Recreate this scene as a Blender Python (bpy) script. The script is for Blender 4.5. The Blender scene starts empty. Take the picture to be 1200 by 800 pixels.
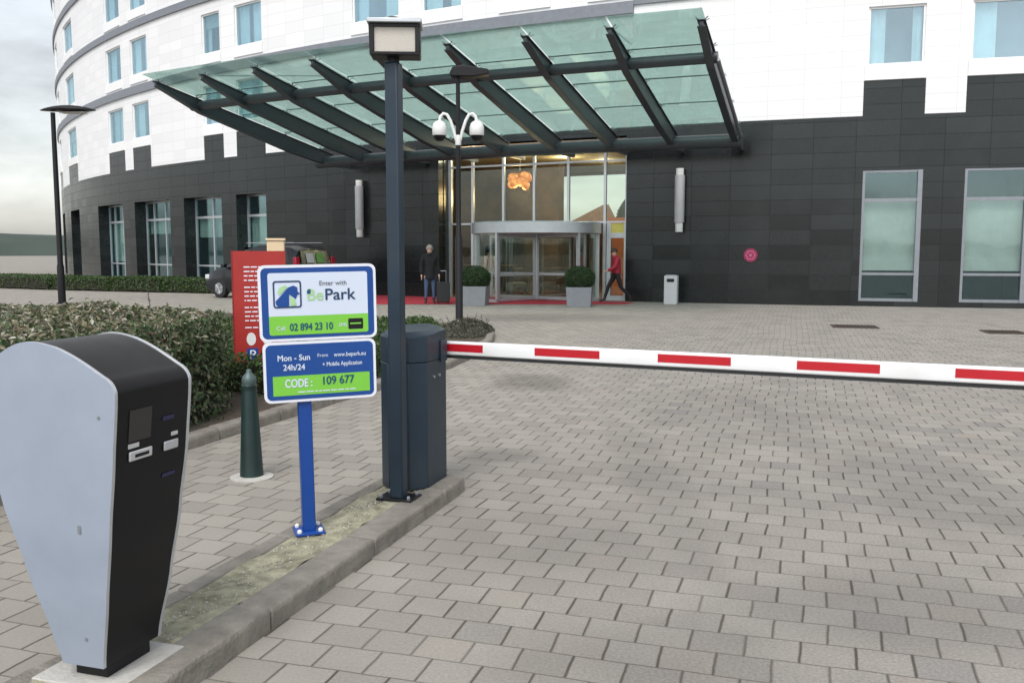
import bpy, bmesh, math, random
from mathutils import Vector, Matrix, Euler
R_ = math.radians
random.seed(7)
S = bpy.context.scene
COL = S.collection
# ------------------------------------------------------------------ camera, sky, sun, exposure
cam = bpy.data.cameras.new('camera'); co = bpy.data.objects.new('camera', cam); COL.objects.link(co)
cam.sensor_width = 36; cam.sensor_fit = 'HORIZONTAL'; cam.lens = 36*1060/1200; cam.clip_start = .1; cam.clip_end = 2000
co.location = (0, 0, 1.6); co.rotation_euler = (R_(90-5.764), 0, 0); S.camera = co
S.render.resolution_x = 1024; S.render.resolution_y = 682
S.view_settings.view_transform = 'Standard'; S.view_settings.look = 'None'
S.view_settings.gamma = 1; S.view_settings.use_curve_mapping = False
S.view_settings.exposure = 0.62
SUN_EL, SUN_AZ = 52, 195       # azimuth clockwise from +Y: the sun stands behind the camera
w = bpy.data.worlds.new('World'); S.world = w; w.use_nodes = True
nt = w.node_tree; bg = nt.nodes['Background']; bg.inputs['Strength'].default_value = .13
sky = nt.nodes.new('ShaderNodeTexSky'); sky.sky_type = 'NISHITA'; sky.sun_disc = False
sky.sun_elevation = R_(SUN_EL); sky.sun_rotation = R_(SUN_AZ); sky.air_density = 1.2; sky.dust_density = 2.0
hs = nt.nodes.new('ShaderNodeHueSaturation'); hs.inputs['Saturation'].default_value = .30
nt.links.new(sky.outputs[0], hs.inputs['Color'])
tcw = nt.nodes.new('ShaderNodeTexCoord'); mpw = nt.nodes.new('ShaderNodeMapping'); mpw.inputs['Scale'].default_value = (1, 1, 3.2)
nzw = nt.nodes.new('ShaderNodeTexNoise'); nzw.inputs['Scale'].default_value = 2.6; nzw.inputs['Detail'].default_value = 7; nzw.inputs['Roughness'].default_value = .58
nt.links.new(tcw.outputs['Generated'], mpw.inputs[0]); nt.links.new(mpw.outputs[0], nzw.inputs['Vector'])
mrw = nt.nodes.new('ShaderNodeMapRange'); nt.links.new(nzw.outputs[0], mrw.inputs[0]); mrw.inputs[1].default_value = .35; mrw.inputs[2].default_value = .65; mrw.inputs[3].default_value = .72; mrw.inputs[4].default_value = 1.30
mxw = nt.nodes.new('ShaderNodeVectorMath'); mxw.operation = 'SCALE'; nt.links.new(hs.outputs[0], mxw.inputs[0]); nt.links.new(mrw.outputs[0], mxw.inputs['Scale'])
nt.links.new(mxw.outputs[0], bg.inputs['Color'])
sl = bpy.data.lights.new('sun', 'SUN'); sl.energy = 1.3; sl.angle = R_(25); sl.color = (1, .97, .92)
so = bpy.data.objects.new('sun', sl); COL.objects.link(so)
az, el = R_(SUN_AZ), R_(SUN_EL)
sd = Vector((math.sin(az)*math.cos(el), math.cos(az)*math.cos(el), math.sin(el)))
so.rotation_euler = (-sd).to_track_quat('-Z', 'Y').to_euler(); so.location = (0, -10, 30)
S.cycles.max_bounces = 8; S.cycles.transparent_max_bounces = 24; S.cycles.use_denoising = True

# ------------------------------------------------------------------ mesh helpers
class MB:
    def __init__(s): s.v = []; s.f = []; s.m = []; s.uv = {}; s.t = []
    def face(s, pts, m=0, uv=None, tone=None):
        b = len(s.v); s.v += [tuple(p) for p in pts]; s.f.append(tuple(range(b, b+len(pts)))); s.m.append(m)
        if uv: s.uv[len(s.f)-1] = uv
        s.t.append(tone)
    def grid(s, rows, m=0, closed=False):
        b = len(s.v); n = len(rows[0])
        for r in rows: s.v += [tuple(p) for p in r]
        for i in range(len(rows)-1):
            for j in range(n if closed else n-1):
                k = (j+1) % n
                s.f.append((b+i*n+j, b+i*n+k, b+(i+1)*n+k, b+(i+1)*n+j)); s.m.append(m); s.t.append(None)
    def cap(s, ring, m=0, flip=False):
        b = len(s.v); s.v += [tuple(p) for p in ring]; r = range(b, b+len(ring))
        s.f.append(tuple(reversed(r)) if flip else tuple(r)); s.m.append(m); s.t.append(None)
    def box(s, x0, x1, y0, y1, z0, z1, m=0, M=None):
        P = [Vector(p) for p in ((x0,y0,z0),(x1,y0,z0),(x1,y1,z0),(x0,y1,z0),(x0,y0,z1),(x1,y0,z1),(x1,y1,z1),(x0,y1,z1))]
        if M: P = [M @ p for p in P]
        b = len(s.v); s.v += [tuple(p) for p in P]
        for f in ((0,3,2,1),(4,5,6,7),(0,1,5,4),(1,2,6,5),(2,3,7,6),(3,0,4,7)):
            s.f.append(tuple(b+i for i in f)); s.m.append(m); s.t.append(None)
    def tube(s, pts, rad, n=12, m=0, caps=True):
        pts = [Vector(p) for p in pts]; rows = []
        rr = rad if isinstance(rad, (list, tuple)) else [rad]*len(pts)
        pn = None
        for i, p in enumerate(pts):
            d = (pts[min(i+1, len(pts)-1)] - pts[max(i-1, 0)]).normalized()
            if pn is None: a = d.cross(Vector((0,0,1)) if abs(d.z) < .95 else Vector((1,0,0))).normalized()
            else: a = (pn - d*pn.dot(d)).normalized()
            pn = a; c = d.cross(a)
            rows.append([p + (a*math.cos(t)+c*math.sin(t))*rr[i] for t in [2*math.pi*k/n for k in range(n)]])
        s.grid(rows, m, True)
        if caps: s.cap(rows[0], m, True); s.cap(rows[-1], m)
    def lathe(s, prof, n=24, m=0, c=(0,0,0)):
        rows = [[(c[0]+r*math.cos(2*math.pi*k/n), c[1]+r*math.sin(2*math.pi*k/n), c[2]+z) for k in range(n)] for r, z in prof]
        s.grid(rows, m, True)
        if prof[0][0] > 1e-4: s.cap(rows[0], m, True)
        if prof[-1][0] > 1e-4: s.cap(rows[-1], m)
    def prism(s, poly, y0, y1, m=0, M=None):           # poly in xz, extruded along y
        A = [Vector((x, y0, z)) for x, z in poly]; B = [Vector((x, y1, z)) for x, z in poly]
        if M: A = [M @ p for p in A]; B = [M @ p for p in B]
        s.grid([A, B], m, True); s.cap(A, m, True); s.cap(B, m)
    def build(s, name, mats, parent=None, smooth=None, bevel=0, fix=True):
        me = bpy.data.meshes.new(name); me.from_pydata(s.v, [], s.f)
        if not isinstance(mats, (list, tuple)): mats = [mats]
        for q in mats: me.materials.append(q)
        me.polygons.foreach_set('material_index', s.m)
        if s.uv:
            ul = me.uv_layers.new(name='UVMap')
            for i, u in s.uv.items():
                for li, c in zip(me.polygons[i].loop_indices, u): ul.data[li].uv = c
        if any(t is not None for t in s.t):
            at = me.attributes.new('tone', 'FLOAT', 'FACE'); at.data.foreach_set('value', [t or 0 for t in s.t])
        me.update()
        if fix:
            bm = bmesh.new(); bm.from_mesh(me); bmesh.ops.remove_doubles(bm, verts=bm.verts, dist=1e-5)
            bmesh.ops.recalc_face_normals(bm, faces=bm.faces); bm.to_mesh(me); bm.free()
        o = bpy.data.objects.new(name, me); COL.objects.link(o)
        if parent: o.parent = parent
        if bevel:
            b = o.modifiers.new('bevel', 'BEVEL'); b.width = bevel; b.segments = 2; b.limit_method = 'ANGLE'; b.angle_limit = R_(35)
            smooth = smooth or 35
        if smooth:
            me.polygons.foreach_set('use_smooth', [True]*len(me.polygons))
            me.set_sharp_from_angle(angle=R_(smooth))
        return o

def thing(name, label, cat, loc=(0,0,0), rot=(0,0,0), group=None):
    o = bpy.data.objects.new(name, None); COL.objects.link(o); o.location = loc; o.rotation_euler = rot
    o.empty_display_size = .1
    return tag(o, label, cat, group)
def tag(o, label, cat, group=None, kind=None):
    o['label'] = label
    if cat: o['category'] = cat
    if group: o['group'] = group
    if kind: o['kind'] = kind
    return o
def struct(o, label=None, kind='structure'):
    o['kind'] = kind
    if label: o['label'] = label
    return o
def copy_tree(o, parent=None):
    c = o.copy(); COL.objects.link(c)
    if parent: c.parent = parent
    for ch in list(o.children): copy_tree(ch, c)
    return c
def text(body, size, x, z, y, m, parent, align='LEFT', fat=0, name='lettering', sx=1.0, shear=0, thick=.0006):
    cu = bpy.data.curves.new(name, 'FONT'); cu.body = body; cu.size = size; cu.align_x = align; cu.shear = shear
    o = bpy.data.objects.new('tmp', cu); COL.objects.link(o)
    bpy.context.view_layer.update()
    me = bpy.data.meshes.new_from_object(o.evaluated_get(bpy.context.evaluated_depsgraph_get()))
    bpy.data.objects.remove(o); bpy.data.curves.remove(cu)
    me.transform(Matrix.Translation((x, y, z)) @ Matrix.Rotation(R_(90), 4, 'X') @ Matrix.Diagonal((sx, 1, 1, 1)))
    if fat:                                             # a bolder weight: the outline repeated a hair to each side
        bm = bmesh.new()
        for i, (dx, dz) in enumerate(((0,0),(fat,0),(-fat,0),(0,fat),(0,-fat),(fat*.7,fat*.7),(-fat*.7,-fat*.7))):
            q = me.copy(); q.transform(Matrix.Translation((dx*.6, -.00006*i, dz*.6))); bm.from_mesh(q); bpy.data.meshes.remove(q)
        bm.to_mesh(me); bm.free()
    me.materials.clear(); me.materials.append(m); me.name = name
    n = bpy.data.objects.new(name, me); COL.objects.link(n); n.parent = parent
    return n

# ------------------------------------------------------------------ materials
def new(name):
    m = bpy.data.materials.new(name); m.use_nodes = True; t = m.node_tree
    return m, t, t.nodes['Principled BSDF']
def N(t, k, **a):
    n = t.nodes.new(k)
    for q, v in a.items():
        if q.startswith('i_'): n.inputs[int(q[2:])].default_value = v
        else: setattr(n, q, v)
    return n
def L(t, a, b): t.links.new(a, b)
def math_(t, op, a, b=None, c=None):
    n = N(t, 'ShaderNodeMath', operation=op)
    for i, v in enumerate((a, b, c)):
        if v is None: continue
        if isinstance(v, (int, float)): n.inputs[i].default_value = v
        else: L(t, v, n.inputs[i])
    return n.outputs[0]
def mix(t, f, a, b, kind='MIX'):
    n = N(t, 'ShaderNodeMix', data_type='RGBA', blend_type=kind)
    if isinstance(f, (int, float)): n.inputs[0].default_value = f
    else: L(t, f, n.inputs[0])
    for i, v in ((6, a), (7, b)):
        if isinstance(v, tuple): n.inputs[i].default_value = (*v, 1) if len(v) == 3 else v
        else: L(t, v, n.inputs[i])
    return n.outputs[2]
def ramp(t, f, a, b):
    n = N(t, 'ShaderNodeMapRange'); L(t, f, n.inputs[0]); n.inputs[1].default_value = a; n.inputs[2].default_value = b
    return n.outputs[0]
def mat(name, col, rough=.5, metal=0, var=.12, scale=6, bump=0, bscale=60, spec=.5, dirt=None, coat=0):
    m, t, p = new(name)
    tc = N(t, 'ShaderNodeTexCoord')
    nz = N(t, 'ShaderNodeTexNoise'); nz.inputs['Scale'].default_value = scale; nz.inputs['Detail'].default_value = 6; nz.inputs['Roughness'].default_value = .65
    L(t, tc.outputs['Object'], nz.inputs['Vector'])
    lo = tuple(c*(1-var) for c in col); hi = tuple(min(1, c*(1+var)) for c in col)
    c = mix(t, ramp(t, nz.outputs[0], .3, .7), lo, hi)
    if dirt:
        n2 = N(t, 'ShaderNodeTexNoise'); n2.inputs['Scale'].default_value = scale*.4; n2.inputs['Detail'].default_value = 8
        L(t, tc.outputs['Object'], n2.inputs['Vector']); c = mix(t, math_(t, 'MULTIPLY', ramp(t, n2.outputs[0], .5, .75), .6), c, dirt)
    L(t, c, p.inputs['Base Color'])
    rr = N(t, 'ShaderNodeMapRange'); L(t, nz.outputs[0], rr.inputs[0]); rr.inputs[3].default_value = max(0, rough-.08); rr.inputs[4].default_value = min(1, rough+.08)
    L(t, rr.outputs[0], p.inputs['Roughness'])
    p.inputs['Metallic'].default_value = metal; p.inputs['Specular IOR Level'].default_value = spec; p.inputs['Coat Weight'].default_value = coat
    if bump:
        nb = N(t, 'ShaderNodeTexNoise'); nb.inputs['Scale'].default_value = bscale; nb.inputs['Detail'].default_value = 5
        L(t, tc.outputs['Object'], nb.inputs['Vector'])
        b = N(t, 'ShaderNodeBump'); b.inputs['Strength'].default_value = bump; b.inputs['Distance'].default_value = .01
        L(t, nb.outputs[0], b.inputs['Height']); L(t, b.outputs[0], p.inputs['Normal'])
    return m
def emis(name, col, st):
    m, t, p = new(name); p.inputs['Base Color'].default_value = (*col, 1); p.inputs['Emission Color'].default_value = (*col, 1); p.inputs['Emission Strength'].default_value = st
    return m
def glass(name, tint, refl=.12, rough=.02, haze=0.0, hazecol=(.5,.7,.65), edge=.6, gtint=(.9,.95,.95)):
    """architectural pane: tinted see-through, mirror part growing at grazing view, some diffuse dirt"""
    m, t, p = new(name); out = t.nodes['Material Output']; t.nodes.remove(p)
    tr = N(t, 'ShaderNodeBsdfTransparent'); tr.inputs[0].default_value = (*tint, 1)
    gl = N(t, 'ShaderNodeBsdfAnisotropic' if False else 'ShaderNodeBsdfGlossy'); gl.inputs['Roughness'].default_value = rough; gl.inputs[0].default_value = (*gtint, 1)
    fr = N(t, 'ShaderNodeLayerWeight'); fr.inputs[0].default_value = .35
    f = N(t, 'ShaderNodeMapRange'); L(t, fr.outputs['Fresnel'], f.inputs[0]); f.inputs[3].default_value = refl; f.inputs[4].default_value = edge
    tc = N(t, 'ShaderNodeTexCoord'); nz = N(t, 'ShaderNodeTexNoise'); nz.inputs['Scale'].default_value = .9
    L(t, tc.outputs['Object'], nz.inputs[0]); b = N(t, 'ShaderNodeBump'); b.inputs['Strength'].default_value = .06; b.inputs['Distance'].default_value = .05
    L(t, nz.outputs[0], b.inputs['Height']); L(t, b.outputs[0], gl.inputs['Normal'])
    df = N(t, 'ShaderNodeBsdfDiffuse'); df.inputs[0].default_value = (*hazecol, 1)
    tl = N(t, 'ShaderNodeBsdfTranslucent'); tl.inputs[0].default_value = (*hazecol, 1)
    dd = N(t, 'ShaderNodeMixShader'); dd.inputs[0].default_value = .5; L(t, df.outputs[0], dd.inputs[1]); L(t, tl.outputs[0], dd.inputs[2])
    mh = N(t, 'ShaderNodeMixShader'); n2 = N(t, 'ShaderNodeTexNoise'); n2.inputs['Scale'].default_value = 2.5; n2.inputs['Detail'].default_value = 6
    L(t, tc.outputs['Object'], n2.inputs[0]); L(t, math_(t, 'MULTIPLY', ramp(t, n2.outputs[0], .1, .9), haze*2), mh.inputs[0])
    L(t, tr.outputs[0], mh.inputs[1]); L(t, dd.outputs[0], mh.inputs[2])
    mg = N(t, 'ShaderNodeMixShader'); L(t, f.outputs[0], mg.inputs[0]); L(t, mh.outputs[0], mg.inputs[1]); L(t, gl.outputs[0], mg.inputs[2])
    L(t, mg.outputs[0], out.inputs[0])
    return m
def cladding(name, base, joint, tw, th, jw, rough, var, offs=.5, bump=.3, blot=0.0, spec=.5, stint=None, tilt=1.0):
    m, t, p = new(name)
    uv = N(t, 'ShaderNodeTexCoord'); sp = N(t, 'ShaderNodeSeparateXYZ'); L(t, uv.outputs['UV'], sp.inputs[0])
    row = math_(t, 'FLOOR', math_(t, 'DIVIDE', sp.outputs[1], th)); fv = math_(t, 'FRACT', math_(t, 'DIVIDE', sp.outputs[1], th))
    uo = math_(t, 'ADD', math_(t, 'DIVIDE', sp.outputs[0], tw), math_(t, 'MULTIPLY', math_(t, 'MODULO', row, 2.), offs))
    fu = math_(t, 'FRACT', uo); cu = math_(t, 'FLOOR', uo)
    cb = N(t, 'ShaderNodeCombineXYZ'); L(t, cu, cb.inputs[0]); L(t, row, cb.inputs[1])
    wn = N(t, 'ShaderNodeTexWhiteNoise', noise_dimensions='2D'); L(t, cb.outputs[0], wn.inputs[0])
    ju = math_(t, 'LESS_THAN', fu, jw/tw); jv = math_(t, 'LESS_THAN', fv, jw/th); j = math_(t, 'MAXIMUM', ju, jv)
    tc = uv; nz = N(t, 'ShaderNodeTexNoise'); nz.inputs['Scale'].default_value = 3; nz.inputs['Detail'].default_value = 8; nz.inputs['Roughness'].default_value = .7
    L(t, tc.outputs['Object'], nz.inputs[0])
    lo = tuple(c*(1-var) for c in base); hi = tuple(min(1, c*(1+var)) for c in base)
    c = mix(t, wn.outputs[0], lo, hi)
    c = mix(t, math_(t, 'MULTIPLY', nz.outputs[0], .4), c, lo)
    if blot:
        n3 = N(t, 'ShaderNodeTexNoise'); n3.inputs['Scale'].default_value = .7; n3.inputs['Detail'].default_value = 9; n3.inputs['Roughness'].default_value = .75; L(t, tc.outputs['Object'], n3.inputs[0])
        c = mix(t, math_(t, 'MULTIPLY', ramp(t, n3.outputs[0], .5, .72), blot), c, tuple(min(1, q*2.2+.01) for q in base))
    c = mix(t, j, c, joint); L(t, c, p.inputs['Base Color'])
    p.inputs['Specular IOR Level'].default_value = spec
    if stint: p.inputs['Specular Tint'].default_value = (*stint, 1)
    r = N(t, 'ShaderNodeMapRange'); L(t, wn.outputs[0], r.inputs[0]); r.inputs[3].default_value = rough*.8; r.inputs[4].default_value = rough*1.2
    L(t, math_(t, 'MAXIMUM', r.outputs[0], math_(t, 'MULTIPLY', j, .6)), p.inputs['Roughness'])
    if stint: L(t, math_(t, 'MULTIPLY', math_(t, 'SUBTRACT', 1.0, math_(t, 'MULTIPLY', j, .45)), math_(t, 'MULTIPLY', math_(t, 'ADD', .88, math_(t, 'MULTIPLY', wn.outputs[0], .24)), spec)), p.inputs['Specular IOR Level'])
    # every slab sits at its own very slight tilt
    b = N(t, 'ShaderNodeBump'); b.inputs['Strength'].default_value = bump; b.inputs['Distance'].default_value = .012
    h = math_(t, 'SUBTRACT', math_(t, 'ADD', math_(t, 'MULTIPLY', math_(t, 'MULTIPLY', fu, tilt), math_(t, 'SUBTRACT', wn.outputs[0], .5)), math_(t, 'MULTIPLY', nz.outputs[0], .3)), j)
    L(t, h, b.inputs['Height']); L(t, b.outputs[0], p.inputs['Normal'])
    return m
def paving():
    m, t, p = new('concrete_pavers')
    tc = N(t, 'ShaderNodeTexCoord'); mp = N(t, 'ShaderNodeMapping', vector_type='TEXTURE'); mp.inputs['Rotation'].default_value = (0, 0, R_(-17.3))
    L(t, tc.outputs['Object'], mp.inputs[0])
    wob = N(t, 'ShaderNodeTexNoise'); wob.inputs['Scale'].default_value = 5; wob.inputs['Detail'].default_value = 3; L(t, tc.outputs['Object'], wob.inputs[0])
    va = N(t, 'ShaderNodeVectorMath', operation='MULTIPLY_ADD'); L(t, wob.outputs['Color'], va.inputs[0]); va.inputs[1].default_value = (.014, .014, 0); L(t, mp.outputs[0], va.inputs[2])
    wo2 = N(t, 'ShaderNodeTexNoise'); wo2.inputs['Scale'].default_value = .35; wo2.inputs['Detail'].default_value = 1; L(t, tc.outputs['Object'], wo2.inputs[0])
    vb = N(t, 'ShaderNodeVectorMath', operation='MULTIPLY_ADD'); L(t, wo2.outputs['Color'], vb.inputs[0]); vb.inputs[1].default_value = (.25, .25, 0); L(t, va.outputs[0], vb.inputs[2])
    sp = N(t, 'ShaderNodeSeparateXYZ'); L(t, vb.outputs[0], sp.inputs[0])
    TW, TH = .214, .205
    y = math_(t, 'DIVIDE', sp.outputs[1], TH); row = math_(t, 'FLOOR', y); fv = math_(t, 'FRACT', y)
    cr = N(t, 'ShaderNodeCombineXYZ'); L(t, row, cr.inputs[0]); wr = N(t, 'ShaderNodeTexWhiteNoise', noise_dimensions='2D'); L(t, cr.outputs[0], wr.inputs[0])
    x = math_(t, 'ADD', math_(t, 'ADD', math_(t, 'DIVIDE', sp.outputs[0], TW), math_(t, 'MULTIPLY', math_(t, 'MODULO', math_(t, 'ADD', row, 1000), 2.), .5)), math_(t, 'MULTIPLY', wr.outputs[0], .09))
    fu = math_(t, 'FRACT', x); cu = math_(t, 'FLOOR', x)
    cb = N(t, 'ShaderNodeCombineXYZ'); L(t, cu, cb.inputs[0]); L(t, row, cb.inputs[1])
    wn = N(t, 'ShaderNodeTexWhiteNoise', noise_dimensions='2D'); L(t, cb.outputs[0], wn.inputs[0])
    # smooth joint profile: distance from the joint
    du = math_(t, 'MINIMUM', fu, math_(t, 'SUBTRACT', 1, fu)); dv = math_(t, 'MINIMUM', fv, math_(t, 'SUBTRACT', 1, fv))
    wsep = N(t, 'ShaderNodeSeparateColor'); L(t, wn.outputs[1], wsep.inputs[0])
    ju = math_(t, 'SUBTRACT', 1, ramp(t, du, .008, .040))
    ju = math_(t, 'MULTIPLY', ju, math_(t, 'ADD', .55, math_(t, 'MULTIPLY', wsep.outputs[1], .6)))
    jv = math_(t, 'MULTIPLY', math_(t, 'SUBTRACT', 1, ramp(t, dv, .003, .032)), .6)
    j = math_(t, 'MINIMUM', math_(t, 'MAXIMUM', ju, jv), 1)
    f1 = N(t, 'ShaderNodeTexNoise'); f1.inputs['Scale'].default_value = 70; f1.inputs['Detail'].default_value = 8; f1.inputs['Roughness'].default_value = .75; L(t, tc.outputs['Object'], f1.inputs[0])
    big = N(t, 'ShaderNodeTexNoise'); big.inputs['Scale'].default_value = .22; big.inputs['Detail'].default_value = 6; big.inputs['Roughness'].default_value = .55; L(t, tc.outputs['Object'], big.inputs[0])
    med = N(t, 'ShaderNodeTexNoise'); med.inputs['Scale'].default_value = 1.7; med.inputs['Detail'].default_value = 7; L(t, tc.outputs['Object'], med.inputs[0])
    c = mix(t, wn.outputs[0], (.246, .230, .208), (.316, .298, .268))
    c = mix(t, math_(t, 'GREATER_THAN', wsep.outputs[0], .95), c, (.285, .258, .228))
    c = mix(t, math_(t, 'GREATER_THAN', wsep.outputs[2], .96), c, (.225, .216, .204))
    c = mix(t, math_(t, 'MULTIPLY', ramp(t, big.outputs[0], .35, .65), .4), c, (.305, .282, .25))
    c = mix(t, math_(t, 'MULTIPLY', ramp(t, med.outputs[0], .48, .78), .55), c, (.150, .144, .134))
    c = mix(t, math_(t, 'MULTIPLY', math_(t, 'SUBTRACT', ramp(t, f1.outputs[0], .3, .7), .45), .75), c, (.50, .475, .42))
    c = mix(t, math_(t, 'MULTIPLY', ramp(t, f1.outputs[0], .5, .25), .6), c, (.12, .112, .10))
    # the older walkway and the strip beside it are laid in warmer blocks
    sq = N(t, 'ShaderNodeSeparateXYZ'); L(t, tc.outputs['Object'], sq.inputs[0])
    edge_ = math_(t, 'SUBTRACT', math_(t, 'ADD', math_(t, 'MULTIPLY', sq.outputs[1], .16), math_(t, 'MULTIPLY', big.outputs[0], 2.0)), sq.outputs[0])
    wm = N(t, 'ShaderNodeMapRange', interpolation_type='SMOOTHSTEP'); L(t, edge_, wm.inputs[0]); wm.inputs[1].default_value = .6; wm.inputs[2].default_value = 3.0
    c = mix(t, math_(t, 'MULTIPLY', wm.outputs[0], .65), c, mix(t, wn.outputs[0], (.272, .252, .220), (.345, .322, .282)))
    # soft-edged dark patches and tyre marks
    sx = N(t, 'ShaderNodeSeparateXYZ'); L(t, tc.outputs['Object'], sx.inputs[0])
    for (cx, cy, rx, ry, k) in ((.25, 10.9, .55, .9, .5), (1.0, 21.5, 2.6, 1.6, .4), (2.4, 9.2, 1.4, 1.5, .18), (-.1, 7.0, .35, .3, .4), (.3, 4.9, .9, .8, .22), (1.7, 3.9, 1.0, .5, .30), (.55, 3.4, .7, .45, .25), (3.0, 6.2, .5, 1.6, .20), (1.0, 6.6, .28, 2.2, .22), (2.5, 7.0, .28, 2.6, .16)):
        ex = math_(t, 'POWER', math_(t, 'DIVIDE', math_(t, 'SUBTRACT', sx.outputs[0], cx), rx), 2)
        ey = math_(t, 'POWER', math_(t, 'DIVIDE', math_(t, 'SUBTRACT', sx.outputs[1], cy), ry), 2)
        d = math_(t, 'ADD', math_(t, 'ADD', ex, ey), math_(t, 'MULTIPLY', math_(t, 'SUBTRACT', med.outputs[0], .5), 1.6))
        s_ = N(t, 'ShaderNodeMapRange', interpolation_type='SMOOTHSTEP'); L(t, d, s_.inputs[0]); s_.inputs[1].default_value = 1.2; s_.inputs[2].default_value = 0
        c = mix(t, math_(t, 'MULTIPLY', s_.outputs[0], k), c, (.085, .082, .078))
    c = mix(t, math_(t, 'MULTIPLY', math_(t, 'MINIMUM', math_(t, 'MULTIPLY', j, math_(t, 'ADD', .55, med.outputs[0])), 1.0), .92), c, (.062, .052, .040))
    L(t, c, p.inputs['Base Color'])
    p.inputs['Roughness'].default_value = .85; p.inputs['Specular IOR Level'].default_value = .3
    b = N(t, 'ShaderNodeBump'); b.inputs['Strength'].default_value = .6; b.inputs['Distance'].default_value = .008
    tilt = math_(t, 'MULTIPLY', math_(t, 'SUBTRACT', wsep.outputs[0], .5), math_(t, 'ADD', fu, fv))
    h = math_(t, 'SUBTRACT', math_(t, 'ADD', math_(t, 'MULTIPLY', f1.outputs[0], .35), math_(t, 'MULTIPLY', tilt, .5)), j)
    L(t, h, b.inputs['Height']); L(t, b.outputs[0], p.inputs['Normal'])
    return m
def leafmat(name, cols):
    m, t, p = new(name); at = N(t, 'ShaderNodeAttribute', attribute_name='tone'); cr = N(t, 'ShaderNodeValToRGB'); L(t, at.outputs['Fac'], cr.inputs[0])
    e = cr.color_ramp.elements
    while len(e) < len(cols): e.new(.5)
    for i, c in enumerate(cols): e[i].position = i/(len(cols)-1); e[i].color = (*c, 1)
    L(t, cr.outputs[0], p.inputs['Base Color']); p.inputs['Roughness'].default_value = .42
    p.inputs['Transmission Weight'].default_value = 0
    out = t.nodes['Material Output']; tl = N(t, 'ShaderNodeBsdfTranslucent'); L(t, cr.outputs[0], tl.inputs[0])
    ms = N(t, 'ShaderNodeMixShader'); ms.inputs[0].default_value = .22; L(t, p.outputs[0], ms.inputs[1]); L(t, tl.outputs[0], ms.inputs[2]); L(t, ms.outputs[0], out.inputs[0])
    return m

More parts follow.
